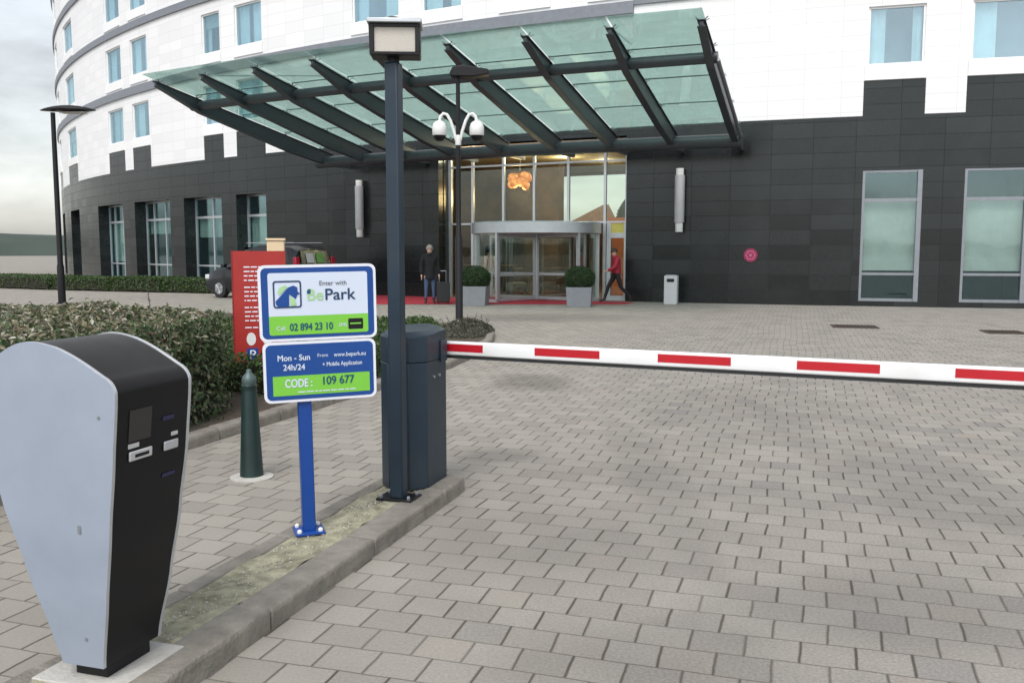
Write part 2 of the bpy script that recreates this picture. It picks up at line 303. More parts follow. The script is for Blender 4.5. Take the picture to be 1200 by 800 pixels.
M = dict(
 pave=paving(),
 white=cladding('white_slabs', (.78,.78,.79), (.60,.60,.61), 1.0, .42, .012, .45, .05, offs=0, bump=.12),
 dark=cladding('dark_granite', (.0125,.0140,.0148), (.0085,.0095,.0100), 1.15, .435, .014, .24, .14, offs=0, bump=.08, blot=.30, spec=.50, stint=(.92,.98,1.0), tilt=1.5),
 band=mat('grey_band', (.19,.205,.235), .5),
 whitepaint=mat('white_paint', (.82,.82,.82), .35, var=.03),
 alu=mat('aluminium', (.52,.55,.58), .35, .6, var=.06),
 alud=mat('dull_aluminium', (.26,.28,.31), .4, .5, var=.08),
 steel=mat('charcoal_steel', (.052,.062,.072), .38, .15, var=.12, bump=.03),
 navy=mat('blue_grey_paint', (.019,.034,.052), .40, 0, var=.08, bump=.04, bscale=200, dirt=(.04,.048,.055), spec=.35),
 black=mat('black_paint', (.009,.009,.011), .4, 0, var=.15, spec=.3),
 gloss=mat('satin_black_plastic', (.008,.008,.0095), .36, 0, var=.12, scale=9, spec=.22),
 silver=mat('silver_blue_panel', (.33,.38,.47), .42, .25, var=.07, dirt=(.26,.29,.34), scale=3, bump=.02, bscale=150),
 edge=mat('light_metal_edge', (.55,.57,.6), .35, .5),
 concrete=mat('weathered_concrete', (.24,.225,.20), .9, var=.28, scale=9, bump=.7, bscale=70, dirt=(.12,.115,.10)),
 concrete_l=mat('pale_concrete', (.46,.45,.42), .85, var=.15, scale=9, bump=.5),
 kerb=mat('old_kerbstone', (.225,.208,.180), .9, var=.25, scale=9, bump=.8, bscale=60, dirt=(.13,.12,.10)),
 soil=mat('dark_soil', (.075,.058,.042), .95, var=.4, scale=20, bump=1, bscale=40),
 red=mat('red_carpet', (.42,.022,.045), .95, var=.12, bump=.3, bscale=200),
 totem=mat('red_panel', (.36,.024,.020), .42, var=.06),
 totemd=mat('dark_red_panel', (.22,.014,.014), .45, var=.06),
 beige=mat('beige_panel', (.70,.55,.36), .6, var=.05),
 blue=mat('signal_blue', (.004,.052,.27), .38, var=.05),
 bblue=mat('sign_blue', (.004,.056,.26), .42, var=.04),
 bwhite=mat('sign_white', (.60,.67,.80), .4, var=.02),
 bwpure=mat('sign_edge_white', (.74,.76,.83), .4, var=.02),
 bgreen=mat('sign_green', (.19,.54,.055), .42, var=.04),
 blgreen=mat('logo_pale_green', (.36,.60,.30), .45, var=.04),
 bnavy=mat('sign_navy', (.015,.045,.12), .45, var=.04),
 bteal=mat('sign_dark_teal', (.008,.08,.13), .45, var=.04),
 bgrey=mat('sign_grey', (.10,.12,.14), .45, var=.04),
 bollard=mat('bottle_green_paint', (.010,.028,.027), .4, var=.2, bump=.1, bscale=90),
 knob=mat('worn_green_metal', (.09,.13,.13), .5, .4, var=.2),
 boomw=mat('boom_white', (.78,.79,.80), .35, var=.05, dirt=(.42,.41,.38), scale=3),
 boomr=mat('boom_red', (.46,.008,.018), .4, var=.06),
 rubber=mat('rubber', (.018,.02,.022), .7),
 lampglass=mat('lamp_lens', (.50,.47,.42), .3, 0, var=.04, bump=.3, bscale=120),
 planter=mat('grey_planter', (.20,.215,.24), .55, var=.1),
 binm=mat('bin_grey', (.50,.50,.53), .5, var=.05),
 sconce=mat('sconce_metal', (.50,.50,.52), .35, .25, var=.06),
 dome=mat('white_housing', (.72,.73,.72), .35, var=.04),
 pinkred=mat('sign_crimson', (.27,.012,.06), .6), pink=mat('sign_pink', (.42,.13,.25), .5),
 grate=mat('rusty_grate', (.075,.055,.045), .8, .3, var=.3, scale=15),
 skin=mat('skin', (.55,.34,.26), .55, var=.05), hairg=mat('grey_hair', (.30,.27,.24), .7), haird=mat('brown_hair', (.05,.03,.02), .7),
 coat=mat('black_wool', (.010,.010,.012), .9), jeans=mat('blue_denim', (.055,.085,.16), .9, var=.2), redj=mat('red_jacket', (.30,.012,.03), .7), trous=mat('black_trousers', (.012,.012,.016), .85), shoe=mat('dark_shoes', (.02,.017,.015), .5),
 carp=mat('black_car_paint', (.005,.006,.009), .30, .0, var=.05, spec=.4, coat=.25), chrome=mat('chrome', (.6,.6,.62), .2, .9), tyre=mat('tyre', (.015,.015,.016), .8), rim=mat('alloy', (.42,.43,.45), .35, .7),
 tail=mat('tail_lamp', (.35,.01,.03), .25), headl=mat('head_lamp', (.6,.62,.65), .15), sticker=mat('sticker_white', (.40,.43,.45), .5), stickg=mat('sticker_green', (.10,.26,.06), .5),
 curtain=mat('pale_curtain', (.84,.90,.90), .9, var=.08, scale=3), shade=mat('grey_green_curtain', (.46,.56,.52), .9, var=.12, scale=3), blind=mat('grey_blind', (.58,.60,.58), .9, var=.10, scale=2), roomup=mat('pale_room', (.24,.31,.36), .9, var=.2, scale=1), room=mat('dim_room', (.035,.055,.07), .9, var=.3, scale=1),
 floorin=mat('lobby_floor', (.16,.10,.06), .25, var=.1), wallin=mat('lobby_wall', (.11,.066,.034), .7, var=.7, scale=.8), ceilin=mat('lobby_ceiling', (.55,.42,.24), .8, var=.05),
 rooftile=mat('weathered_roof_tile', (.26,.12,.06), .8, var=.3, scale=3), orange=mat('orange_wall', (.48,.13,.035), .7, var=.2, scale=2), desk=mat('dark_wood', (.055,.03,.018), .4, var=.2), yellow=mat('yellow_panel', (.62,.56,.14), .6),
 hill=mat('far_hill', (.045,.065,.05), .95, var=.3, scale=.02), roofing=mat('roof_membrane', (.15,.15,.15), .9),
 pglass=glass('pane_glass', (.84,.94,.96), .20, .03, edge=.5, gtint=(.75,.88,.95)), gglass=glass('ground_pane_glass', (.88,.94,.92), .08, .03, edge=.5, gtint=(.62,.82,.90)), dglass=glass('dark_pane_glass', (.20,.27,.30), .14, .03, edge=.55), lglass=glass('lobby_glass', (.86,.93,.86), .025, .01, edge=.45), doorglass=glass('door_glass', (.93,.96,.93), .03, .01, edge=.4),
 cglass=glass('canopy_glass', (.70,.83,.79), .05, .04, haze=.07, hazecol=(.58,.73,.69), edge=.34), carglass=mat('car_glass', (.012,.015,.017), .2, 0, var=.1),
 glow=emis('warm_lampshade', (1, .30, .04), .62), _x=None, spot=emis('added_ceiling_spot', (1,.75,.4), 6),
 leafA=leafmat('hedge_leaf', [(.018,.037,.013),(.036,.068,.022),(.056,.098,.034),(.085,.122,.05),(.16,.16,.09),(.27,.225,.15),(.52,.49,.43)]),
 leafB=leafmat('clipped_leaf', [(.022,.048,.010),(.045,.090,.018),(.065,.12,.025),(.09,.14,.035)]),
 leafC=leafmat('boxwood_leaf', [(.012,.035,.010),(.022,.060,.014),(.035,.085,.018)]),
 dry=leafmat('dry_scrub', [(.030,.036,.020),(.07,.065,.045),(.12,.11,.08),(.055,.07,.035)]),
 core=mat('twigs', (.018,.018,.010), .95), bark=mat('bark', (.05,.035,.025), .9),
 stone=mat('rubble_stone', (.44,.43,.37), .9, var=.35, scale=25, bump=.6), moss=mat('mortar_and_moss', (.30,.285,.20), .95, var=.5, scale=14, bump=1, bscale=35, dirt=(.11,.10,.06)),
)

M.pop('_x')
t_ = M['glow'].node_tree; p_ = t_.nodes['Principled BSDF']; tc_ = N(t_, 'ShaderNodeTexCoord'); nz_ = N(t_, 'ShaderNodeTexNoise'); nz_.inputs['Scale'].default_value = 5; nz_.inputs['Detail'].default_value = 4
L(t_, tc_.outputs['Object'], nz_.inputs[0]); L(t_, mix(t_, ramp(t_, nz_.outputs[0], .38, .62), (.30,.07,.008), (1,.42,.10)), p_.inputs['Emission Color'])
M['glow'].node_tree.nodes['Principled BSDF'].inputs['Base Color'].default_value = (.35,.10,.02,1)
# ------------------------------------------------------------------ the facade's cylinder
CX, CY, RR = 29.0, 88.0, 64.9
def P(a, d, z):
    t = R_(a); return (CX-(RR+d)*math.sin(t), CY-(RR+d)*math.cos(t), z)
def aseg(a0, a1, step=.5):
    n = max(1, int(math.ceil(abs(a1-a0)/step))); return [a0+(a1-a0)*i/n for i in range(n+1)]
def abox(mb, a0, a1, d0, d1, z0, z1, m=0, step=.5):
    rows = [[P(a,d0,z0), P(a,d1,z0), P(a,d1,z1), P(a,d0,z1)] for a in aseg(a0, a1, step)]
    mb.grid(rows, m, True); mb.cap(rows[0], m, True); mb.cap(rows[-1], m)
K = RR*math.pi/180
def wall(mb, a0, a1, z0, z1, holes, m=0, d=0, step=.6):
    """holes: (a0,a1,z0,z1,depth); depth 0 only leaves the cell out"""
    A = sorted({a0, a1, *[h[i] for h in holes for i in (0,1) if a0 < h[i] < a1]})
    A2 = []
    for p, q in zip(A, A[1:]): A2 += aseg(p, q, step)[:-1]
    A2.append(A[-1]); Z = sorted({z0, z1, *[h[i] for h in holes for i in (2,3) if z0 < h[i] < z1]})
    for p, q in zip(A2, A2[1:]):
        for r, s in zip(Z, Z[1:]):
            am, zm = (p+q)/2, (r+s)/2
            if any(h[0] < am < h[1] and h[2] < zm < h[3] for h in holes): continue
            mb.face([P(p,d,r), P(q,d,r), P(q,d,s), P(p,d,s)], m, [(p*K,r),(q*K,r),(q*K,s),(p*K,s)])
    for h in holes:
        if h[4] <= 0: continue
        D = h[4]
        for a in (h[0], h[1]):
            mb.face([P(a,d,h[2]), P(a,d-D,h[2]), P(a,d-D,h[3]), P(a,d,h[3])], m, [(a*K+.2,h[2]),(a*K+.2+D,h[2]),(a*K+.2+D,h[3]),(a*K+.2,h[3])])
        for z in (h[2], h[3]):
            for p, q in zip(aseg(h[0],h[1],step), aseg(h[0],h[1],step)[1:]):
                mb.face([P(p,d,z), P(q,d,z), P(q,d-D,z), P(p,d-D,z)], m, [(p*K,z+.1),(q*K,z+.1),(q*K,z+.1+D),(p*K,z+.1+D)])

ZB = 5.35                                   # dark stone below, white slabs above
AMIN, AMAX = -4, 78
FLOOR = 2.87
cols = [(4.6,6.0),(7.3,8.7),(12.9,14.75),(15.78,17.08),(22.6,24.2),(25.4,26.9),(28.2,29.6),(30.45,32.3),(36.55,38.05),(38.95,40.1),(44.35,45.95),(46.95,48.75),(54.4,56.9),(60.2,62.4)]
storeys = range(0, 4)
gwin = [(7.0,8.4),(13.3,14.75),(15.7,17.08),(36.55,38.25),(39.15,41.75),(42.85,46.1),(47.35,50.8),(54.5,57.1),(60,62.3)]
ENT = (23.1, 28.85)

# ------------------------------------------------------------------ ground
g = MB(); g.face([(-500,-300,0),(500,-300,0),(500,700,0),(-500,700,0)]); struct(g.build('ground', M['pave'], fix=False), 'pale concrete block paving')
hm = MB()
rows = []
rnd = random.Random(3)
ph = [rnd.uniform(0, 6.28) for _ in range(6)]
def hh(k, n): t = 2*math.pi*k/n; return 9 + 5*math.sin(3*t+ph[0]) + 3*math.sin(7*t+ph[1]) + 1.2*math.sin(17*t+ph[2]) + .5*math.sin(41*t+ph[3])
n = 240
for r, f in ((230, -.05), (250, .5), (290, .9), (340, 1.0), (420, .8)):
    rows.append([(r*math.cos(2*math.pi*k/n), 60+r*math.sin(2*math.pi*k/n), max(-.5, hh(k, n)*f*.55)) for k in range(n)])
hm.grid(rows, 0, True); struct(hm.build('hills', M['hill'], smooth=60))

# ------------------------------------------------------------------ hotel
hotel = thing('hotel_building', 'long curved hotel with dark stone ground floor and white slab upper floors', 'hotel', (0,0,0))
ZT = 5.35+.95+FLOOR*7
# dark stone
mb = MB()
holes = [(a,b,.15,3.83,.62 if a > 30 else .10) for a,b in gwin] + [(ENT[0],ENT[1],0,5.1,.0)]
wall(mb, AMIN, AMAX, 0, ZB, holes)
ins = [(a,b) for a,b in cols if not 22 < a < 33]
for a,b in ins: wall(mb, a-.06, b+.06, ZB, 6.31, [])
for a in ENT:
    mb.face([P(a,0,0),P(a,-.6,0),P(a,-.6,5.1),P(a,0,5.1)], 0, [(a*K,0),(a*K+.6,0),(a*K+.6,5.1),(a*K,5.1)])
# the block left of the entrance stands 0.3 m proud
wall(mb, ENT[1]+.02, 33.05, 0, 5.15, [], d=.3)
for a in (ENT[1]+.02, 33.05): mb.face([P(a,.3,0),P(a,-.02,0),P(a,-.02,5.15),P(a,.3,5.15)], 0, [(a*K,0),(a*K+.3,0),(a*K+.3,5.15),(a*K,5.15)])
for p,q in zip(aseg(28.87,33.05), aseg(28.87,33.05)[1:]): mb.face([P(p,.3,5.15),P(q,.3,5.15),P(q,0,5.15),P(p,0,5.15)],0,[(0,0),(1,0),(1,.3),(0,.3)])
mb.build('dark_stone_cladding', M['dark'], hotel, fix=False)
# white slabs
mb = MB(); wh = [(a-.06,b+.06,ZB,6.31,0) for a,b in ins]
def winrect(k): return 6.72+FLOOR*k, 8.32+FLOOR*k
def winlist():
    for i,(a,b) in enumerate(cols):
        for k in storeys:
            if (k == 3 and a < 30) or (k == 0 and 22 < a < 33): continue
            yield a, b, k
WIN = list(winlist())
for a,b,k in WIN:
    z0,z1 = winrect(k); wh.append((a,b,z0,z1,.16))
wall(mb, AMIN, AMAX, ZB, ZT, wh)
mb.build('white_slab_cladding', M['white'], hotel, fix=False)
# rear wall, roof, ends
mb = MB(); RD = -12
wall(mb, AMIN, AMAX, 0, ZT, [(26.3,30.5,2.8,4.98,.3)], d=RD, step=1)
for p,q in zip(aseg(AMIN,AMAX,1), aseg(AMIN,AMAX,1)[1:]): mb.face([P(p,0,ZT-.3),P(q,0,ZT-.3),P(q,RD,ZT-.3),P(p,RD,ZT-.3)],0,[(0,0)]*4)
for a in (AMIN,AMAX): mb.face([P(a,0,0),P(a,RD,0),P(a,RD,ZT),P(a,0,ZT)],0,[(0,0),(12,0),(12,ZT),(0,ZT)])
mb.build('rear_wall', M['white'], hotel, fix=False)
mb = MB(); abox(mb, AMIN, AMAX, -.3, .12, ZT, ZT+.18, 0, 1); mb.build('roof_edge', M['band'], hotel)
# grey bands between the storeys
for k in range(0, 6):
    mb = MB(); z = 8.78+FLOOR*k
    if k == 0:
        abox(mb, 22.95, AMAX, .004, .09, z-.06, z+.30, 0, 1); abox(mb, AMIN, 22.95, .004, .07, z+.18, z+.46, 0, 1)
    else: abox(mb, AMIN, AMAX, .004, .09, z, z+.30, 0, 1)
    mb.build('storey_band', M['band'], hotel)
# upper windows: white surround, pane, curtains and the room behind
rnd = random.Random(11)
for a,b,k in WIN:
    z0,z1 = winrect(k); f = MB(); D = -.155; e = .055/K*1
    abox(f, a, a+.05, D, -.06, z0, z1); abox(f, b-.05, b, D, -.06, z0, z1)
    abox(f, a+.05, b-.05, D, -.06, z0, z0+.06); abox(f, a+.05, b-.05, D, -.06, z1-.06, z1)
    abox(f, a-.05, b+.05, -.01, .05, z0-.40, z0-.004)           # white sill panel under the window
    for q in aseg(a, b)[:-1]: pass
    o = f.build('window', [M['whitepaint']], hotel)
    p = MB(); abox(p, a+.05, b-.05, -.115, -.10, z0+.06, z1-.06); p.build('pane', M['pglass'], o)
    wd = b-a; c = MB(); l1 = rnd.uniform(.16,.26)*wd; l2 = rnd.uniform(.2,.3)*wd
    if k > 0 or a > 30: l1, l2 = rnd.uniform(.25,.5)*wd, rnd.uniform(.22,.42)*wd
    for s0,s1 in ((a+.05, a+.05+l1), (b-.05-l2, b-.05)):
        c = MB()
        n = max(6, int((s1-s0)*14)); r = [[P(s0+(s1-s0)*i/n, -.27+.03*math.sin(i*1.9), z) for i in range(n+1)] for z in (z0+.02, z1-.02)]
        c.grid(r); c.build('curtain', M['curtain'], o, smooth=80, fix=False)
    if rnd.random() < .35:
        bl_ = MB(); bl_.grid([[P(a+.06+(b-a-.12)*i/8, -.20, z) for i in range(9)] for z in (z1-.02-rnd.uniform(.25,.9), z1-.02)]); bl_.build('window_blind', M['blind'], o, fix=False)
    r = MB(); r.face([P(a,-.9,z0-.2),P(b,-.9,z0-.2),P(b,-.9,z1+.2),P(a,-.9,z1+.2)])
    for q in (a,b): r.face([P(q,-.165,z0-.2),P(q,-.9,z0-.2),P(q,-.9,z1+.2),P(q,-.165,z1+.2)])
    r.face([P(a,-.165,z0-.2),P(b,-.165,z0-.2),P(b,-.9,z0-.2),P(a,-.9,z0-.2)]); r.face([P(a,-.165,z1+.2),P(b,-.165,z1+.2),P(b,-.9,z1+.2),P(a,-.9,z1+.2)])
    r.build('room', M['roomup'], o, fix=False)
# ground floor windows
for i,(a,b) in enumerate(gwin):
    deep = a > 30; d = -.60 if deep else -.09; f = MB(); t = .07/K*1.0/1.0*1.0; t = .06
    z0,z1 = .15,3.83; zt, zb = 2.95, .92
    rt = .11 if not deep else .06
    abox(f, a, a+rt, d, d+.08 if deep else d+.12, z0, z1); abox(f, b-t, b, d, d+.08, z0, z1)
    abox(f, a+rt, b-t, d, d+.08, z0, z0+.08); abox(f, a+rt, b-t, d, d+.08, z1-.06, z1)
    abox(f, a+rt, b-t, d, d+.09, zt, zt+.10); abox(f, a+rt, b-t, d, d+.085, zb-.03, zb+.04)
    if deep:
        for u in ((.42,.75) if b-a > 3 else ((.5,) if b-a > 2.2 else ())):
            m_ = a+(b-a)*u; abox(f, m_-.035, m_+.035, d, d+.08, z0+.08, z1-.06)
    o = f.build('window', M['alud' if not deep else 'alu'], hotel)
    p = MB()
    for za, zc in ((z0+.08, zb-.03), (zb+.04, zt), (zt+.10, z1-.06)): abox(p, a+rt, b-t, d+.03, d+.045, za, zc)
    p.build('pane', M['gglass'], o)
    c = MB()
    lo = zb+.1 if (not deep or i in (5,6)) else (2.2 if i in (4,5) else .3)
    if i in (4,): lo = 2.15
    if i == 5: lo = 2.35
    n = 40; c.grid([[P(a+.05+(b-a-.1)*q/n, d-.12+(.015 if deep else .004)*math.sin(q*1.3), z) for q in range(n+1)] for z in (lo, zt+.05)])
    c.build('curtain' if deep else 'blind', M['shade' if deep else 'blind'], o, smooth=80, fix=False)
    r = MB(); e = -2.2
    r.face([P(a,e,0),P(b,e,0),P(b,e,4),P(a,e,4)])
    for q in (a,b): r.face([P(q,d-.005,0),P(q,e,0),P(q,e,4),P(q,d-.005,4)])
    r.face([P(a,d-.005,0),P(b,d-.005,0),P(b,e,0),P(a,e,0)]); r.face([P(a,d-.005,4),P(b,d-.005,4),P(b,e,4),P(a,e,4)])
    r.build('room', M['room' if i != 5 else 'wallin'], o, fix=False)

# entrance glazing
def a_of(px, z=3, d=-.3):                  # angle seen under picture column px at the glazing
    lo, hi = 18, 36
    for _ in range(40):
        mid = (lo+hi)/2; X, Y, Z = P(mid, d, z); x = 600+1060*X/(Y*.995+(1.6-z)*.1)
        if x > px: lo = mid
        else: hi = mid
    return mid
f = MB(); dg = -.32
abox(f, ENT[0], ENT[0]+.10, dg-.04, dg+.04, 0, 5.1); abox(f, ENT[1]-.10, ENT[1], dg-.04, dg+.04, 0, 5.1)
mull = [a_of(p) for p in (554,590,626,666,709)]
for q in mull: abox(f, q-.035, q+.035, dg-.05, dg+.05, 2.47, 5.0)
for q in (mull[0], mull[4]): abox(f, q-.045, q+.045, dg-.06, dg+.06, 0, 2.47)
for z in (2.45, 4.36, 5.0): abox(f, ENT[0]+.1, ENT[1]-.1, dg-.045, dg+.045, z, z+.06)
eg = f.build('entrance_glazing', M['alu'], hotel)
p = MB()
for z0,z1 in ((2.51,4.36),(4.42,5.0)): abox(p, ENT[0]+.1, ENT[1]-.1, dg-.01, dg+.01, z0, z1)
abox(p, mull[0]+.05, ENT[1]-.1, dg-.01, dg+.01, .05, 2.45)
p.build('pane', M['lglass'], eg)
# side door right of the revolving door
f = MB(); a0, a1 = a_of(734,1), a_of(711,1)
abox(f, a1-.12, a1, dg-.06, dg+.06, 0, 2.44); abox(f, a0, a0+.07, dg-.06, dg+.06, 0, 2.44); abox(f, a0+.07, a1-.12, dg-.05, dg+.05, 1.98, 2.14); abox(f, a0+.07, a1-.12, dg-.05, dg+.05, .0, .16)
sdr = f.build('side_door', M['alu'], hotel)
p = MB(); abox(p, a0+.07, a1-.12, dg-.01, dg+.01, .16, 1.98); p.build('pane', M['lglass'], sdr)
p = MB(); abox(p, a0+.07, a1-.12, dg-.02, dg+.02, 2.14, 2.44); p.build('transom_panel', M['yellow'], sdr)
# lobby shell
mb = MB(); A0, A1 = 20.5, 35.6
for p_,q in zip(aseg(A0,A1,1), aseg(A0,A1,1)[1:]): mb.face([P(p_,-.02,.012),P(q,-.02,.012),P(q,-11.9,.012),P(p_,-11.9,.012)])
mb.build('lobby_floor', M['floorin'], hotel, fix=False)
mb = MB()
for p_,q in zip(aseg(A0,A1,1), aseg(A0,A1,1)[1:]): mb.face([P(p_,-.34,5.08),P(q,-.34,5.08),P(q,-11.9,5.08),P(p_,-11.9,5.08)])
mb.build('lobby_ceiling', M['ceilin'], hotel, fix=False)
mb = MB()
for a in (A0, A1): mb.face([P(a,-.34,0),P(a,-11.8,0),P(a,-11.8,5.1),P(a,-.34,5.1)],0,[(0,0)]*4)
wall(mb, A0, A1, 0, 5.1, [(26.3,30.5,2.8,4.98,0)], d=-11.85, step=1)
wall(mb, 27.72, 35.5, 0, 5.08, [(29.2,31.2,.02,2.3,0)], d=-6.5, step=1)
abox(mb, 27.7, 27.95, -7.0, -6.52, 0, 5.08)
mb.build('lobby_wall', M['wallin'], hotel, fix=False)
mb = MB(); abox(mb, 23.0, 24.75, -4.0, -3.8, 0, 2.75); mb.build('orange_partition', M['orange'], hotel)
# revolving door
DC = (.78, 29.2); DR = 2.08
mb = MB(); ring = lambda r, z: [(DC[0]+r*math.cos(2*math.pi*k/72), DC[1]+r*math.sin(2*math.pi*k/72), z) for k in range(72)]
mb.grid([ring(DR,2.12), ring(DR,2.44), ring(DR-.03,2.47)], 0, True); mb.cap(ring(DR-.03,2.47)); mb.grid([ring(DR,2.12), ring(DR-.12,2.10)], 0, True); mb.cap(ring(DR-.12,2.10), 0, True)
rev = mb.build('revolving_door', M['alu'], hotel, smooth=40)
def dring(a0, a1, r0, r1, z0, z1, mb, n=14):
    rows = []
    for i in range(n+1):
        t = R_(a0+(a1-a0)*i/n); c, s = math.cos(t), math.sin(t)
        rows.append([(DC[0]+r*c, DC[1]+r*s, z) for r, z in ((r0,z0),(r1,z0),(r1,z1),(r0,z1))])
    mb.grid(rows, 0, True); mb.cap(rows[0]); mb.cap(rows[-1])
for s0, s1 in ((160, 232), (-52, 20)):
    mb = MB(); dring(s0, s1, DR-.10, DR-.08, .1, 2.1, mb); mb.build('curved_pane', M['doorglass'], rev, smooth=40)
    mb = MB(); dring(s0, s1, DR-.13, DR-.04, .0, .10, mb)
    for t in (s0, (s0+s1)/2, s1): dring(t-1.0, t+1.0, DR-.14, DR-.03, .1, 2.12, mb, 2)
    mb.build('drum_frame', M['alu'], rev)
for k, ang in enumerate((231, 321, 51, 141)):
    mb = MB(); T = Matrix.Translation((DC[0], DC[1], 0)) @ Matrix.Rotation(R_(ang), 4, 'Z')
    for x0, x1, z0, z1 in ((.05,.11,.03,2.09),(1.86,1.93,.03,2.09),(.11,1.86,.03,.13),(.11,1.86,2.0,2.09),(.11,1.86,.80,.88)): mb.box(x0, x1, -.03, .03, z0, z1, 0, T)
    lf = mb.build('door_leaf', M['alu'], rev, bevel=.004)
    p = MB(); p.box(.11, 1.86, -.006, .006, .13, .80, 0, T); p.box(.11, 1.86, -.006, .006, .88, 2.0, 0, T); p.build('pane', M['doorglass'], rev)
mb = MB(); mb.tube([(DC[0],DC[1],0.015),(DC[0],DC[1],2.1)], .05, 16); mb.build('centre_post', M['alu'], rev, smooth=40)
# red hexagonal plate & vertical lamps on the wall
def on_wall(a, z, d=0): # matrix with local -Y facing outwards
    return Matrix.Translation(P(a, d, z)) @ Matrix.Rotation(-R_(a), 4, 'Z')
for px, z0, z1, lab, dd in ((437, 2.06, 4.05, 'tall grey tubular lamp on the dark wall left of the glass entrance', .3), (798, 2.14, 4.03, 'tall grey tubular lamp on the dark wall right of the glass entrance', 0)):
    a = 31.75 if px == 437 else 21.6
    t = thing('wall_lamp', lab, 'wall lamp', P(a, dd, (z0+z1)/2), (0,0,-R_(a)), 'tubular lamps flanking the entrance')
    h = (z1-z0)/2
    m_ = MB(); m_.lathe([(.10,-h+.28),(.145,-h+.28),(.15,-h+.3),(.15,h-.22),(.145,h-.2),(.10,h-.2)], 24, 0, (0,-.2,0)); m_.build('lamp_body', M['sconce'], t, smooth=40)
    m_ = MB(); m_.lathe([(.11,-h),(.115,-h+.01),(.115,-h+.28)], 24, 0, (0,-.2,0)); m_.build('diffuser', M['dome'], t, smooth=40); m_ = MB(); m_.lathe([(.115,h-.2),(.115,h-.01),(.11,h)], 24, 0, (0,-.2,0)); m_.build('diffuser', M['dome'], t, smooth=40)
    m_ = MB(); m_.box(-.05,.05,-.12,-.003,-.5,-.4); m_.box(-.05,.05,-.12,-.003,.4,.5); m_.build('bracket', M['steel'], t)
aa = 19.75
t = thing('wall_plate', 'small round crimson and pink plate fixed to the dark stone wall', 'sign', P(aa, .005, 1.45), (0,0,-R_(aa)))
m_ = MB(); m_.prism([(.20*math.cos(k*math.pi/12), .20*math.sin(k*math.pi/12)) for k in range(24)], -.03, 0); m_.build('plate', M['pinkred'], t)
m_ = MB()
hx = [(math.cos(k*math.pi/3), math.sin(k*math.pi/3)) for k in range(6)]
for k in range(6):
    p0, p1 = hx[k], hx[(k+1)%6]; m_.face([(p0[0]*.15,-.034,p0[1]*.15),(p1[0]*.15,-.034,p1[1]*.15),(p1[0]*.115,-.034,p1[1]*.115),(p0[0]*.115,-.034,p0[1]*.115)])
m_.prism([(x*.045, z*.045) for x, z in hx], -.036, -.031); m_.build('hexagon_mark', M['pink'], t, fix=False)

# ------------------------------------------------------------------ glass canopy
can = thing('entrance_canopy', 'curved glass canopy on dark steel ribs over the hotel entrance', 'canopy', P(26, 4, 4.6))
can_loc = Vector(P(26, 4, 4.6))
class CB(MB):
    def build(s, *a, **k):
        s.v = [tuple(Vector(v)-can_loc) for v in s.v]; return MB.build(s, *a, **k)
def rz(d): return 4.92 + (6.31-4.92)*(d-1.3)/(8.25-1.3)      # top of the ribs
ribs = [20.05+1.53*i for i in range(9)]
for i, a in enumerate(ribs):
    mb = CB(); T = Matrix.Translation(P(a, 0, 0)) @ Matrix.Rotation(-R_(a), 4, 'Z')
    prof = [(-1.15, 4.50), (-1.15, rz(1.15)), (-8.25, rz(8.25)), (-8.25, rz(8.25)-.085), (-6.75, rz(6.75)-.36), (-3.2, rz(3.2)-.46)]
    A = [T @ Vector((-.045, y, z)) for y, z in prof]; B = [T @ Vector((.045, y, z)) for y, z in prof]
    mb.grid([A, B], 0, True); mb.cap(A, 0, True); mb.cap(B)
    # flanges
    for line, th in (([(-1.15,rz(1.15)),(-8.3,rz(8.3))], .02), ([(-1.15,4.50),(-3.2,rz(3.2)-.46),(-6.75,rz(6.75)-.36),(-8.25,rz(8.25)-.09)], -.02)):
        for (y0,z0),(y1,z1) in zip(line, line[1:]):
            c = [T @ Vector(q) for q in ((-.09,y0,z0),(.09,y0,z0),(.09,y1,z1),(-.09,y1,z1))]; e = [v+Vector((0,0,th)) for v in c]
            mb.grid([c, e], 0, True); mb.cap(c, 0, True); mb.cap(e)
    # bracket back to the wall
    for (y0, z0, y1, z1) in ((-1.15, 4.62, .01, 4.62),):
        c = [T @ Vector(q) for q in ((-.06,y0,4.5),(.06,y0,4.5),(.06,y0,4.85),(-.06,y0,4.85))]; e = [T @ Vector(q) for q in ((-.06,-.0,4.5),(.06,-.0,4.5),(.06,-.0,4.85),(-.06,-.0,4.85))]
        mb.grid([c, e], 0, True)
    rb = mb.build('rib', M['steel'], can, bevel=.006)
    # spider fittings that carry the glass
    for d in (8.15, 6.85, 5.1, 3.35, 1.75):
        z = rz(d); mb = CB()
        for sx in (-.13, .13):
            for sy in (-.10, .10):
                mb.tube([T @ Vector((0,-d,z+.02)), T @ Vector((sx,-d+sy,z+.105))], .012, 6)
        mb.tube([T @ Vector((0,-d,z)), T @ Vector((0,-d,z+.06))], .03, 8)
        mb.build('glass_fitting', M['alud'], rb)
for d, z, r, a0, a1 in ((1.5, 4.63, .19, 19.90, 32.6), (6.75, 5.86, .13, 19.93, 32.55)):
    mb = CB(); mb.tube([P(a, d, z) for a in aseg(a0, a1, .35)], r, 20); mb.build('tube_beam', M['steel'], can, smooth=50)
for a in (19.93, 32.55):
    mb = CB(); mb.tube([P(a, 6.75, 5.82), P(a, 1.6, 4.72)], .05, 12); mb.build('edge_tube', M['alud'], can, smooth=50)
djs = [8.58, 6.9, 5.15, 3.40, 1.62]
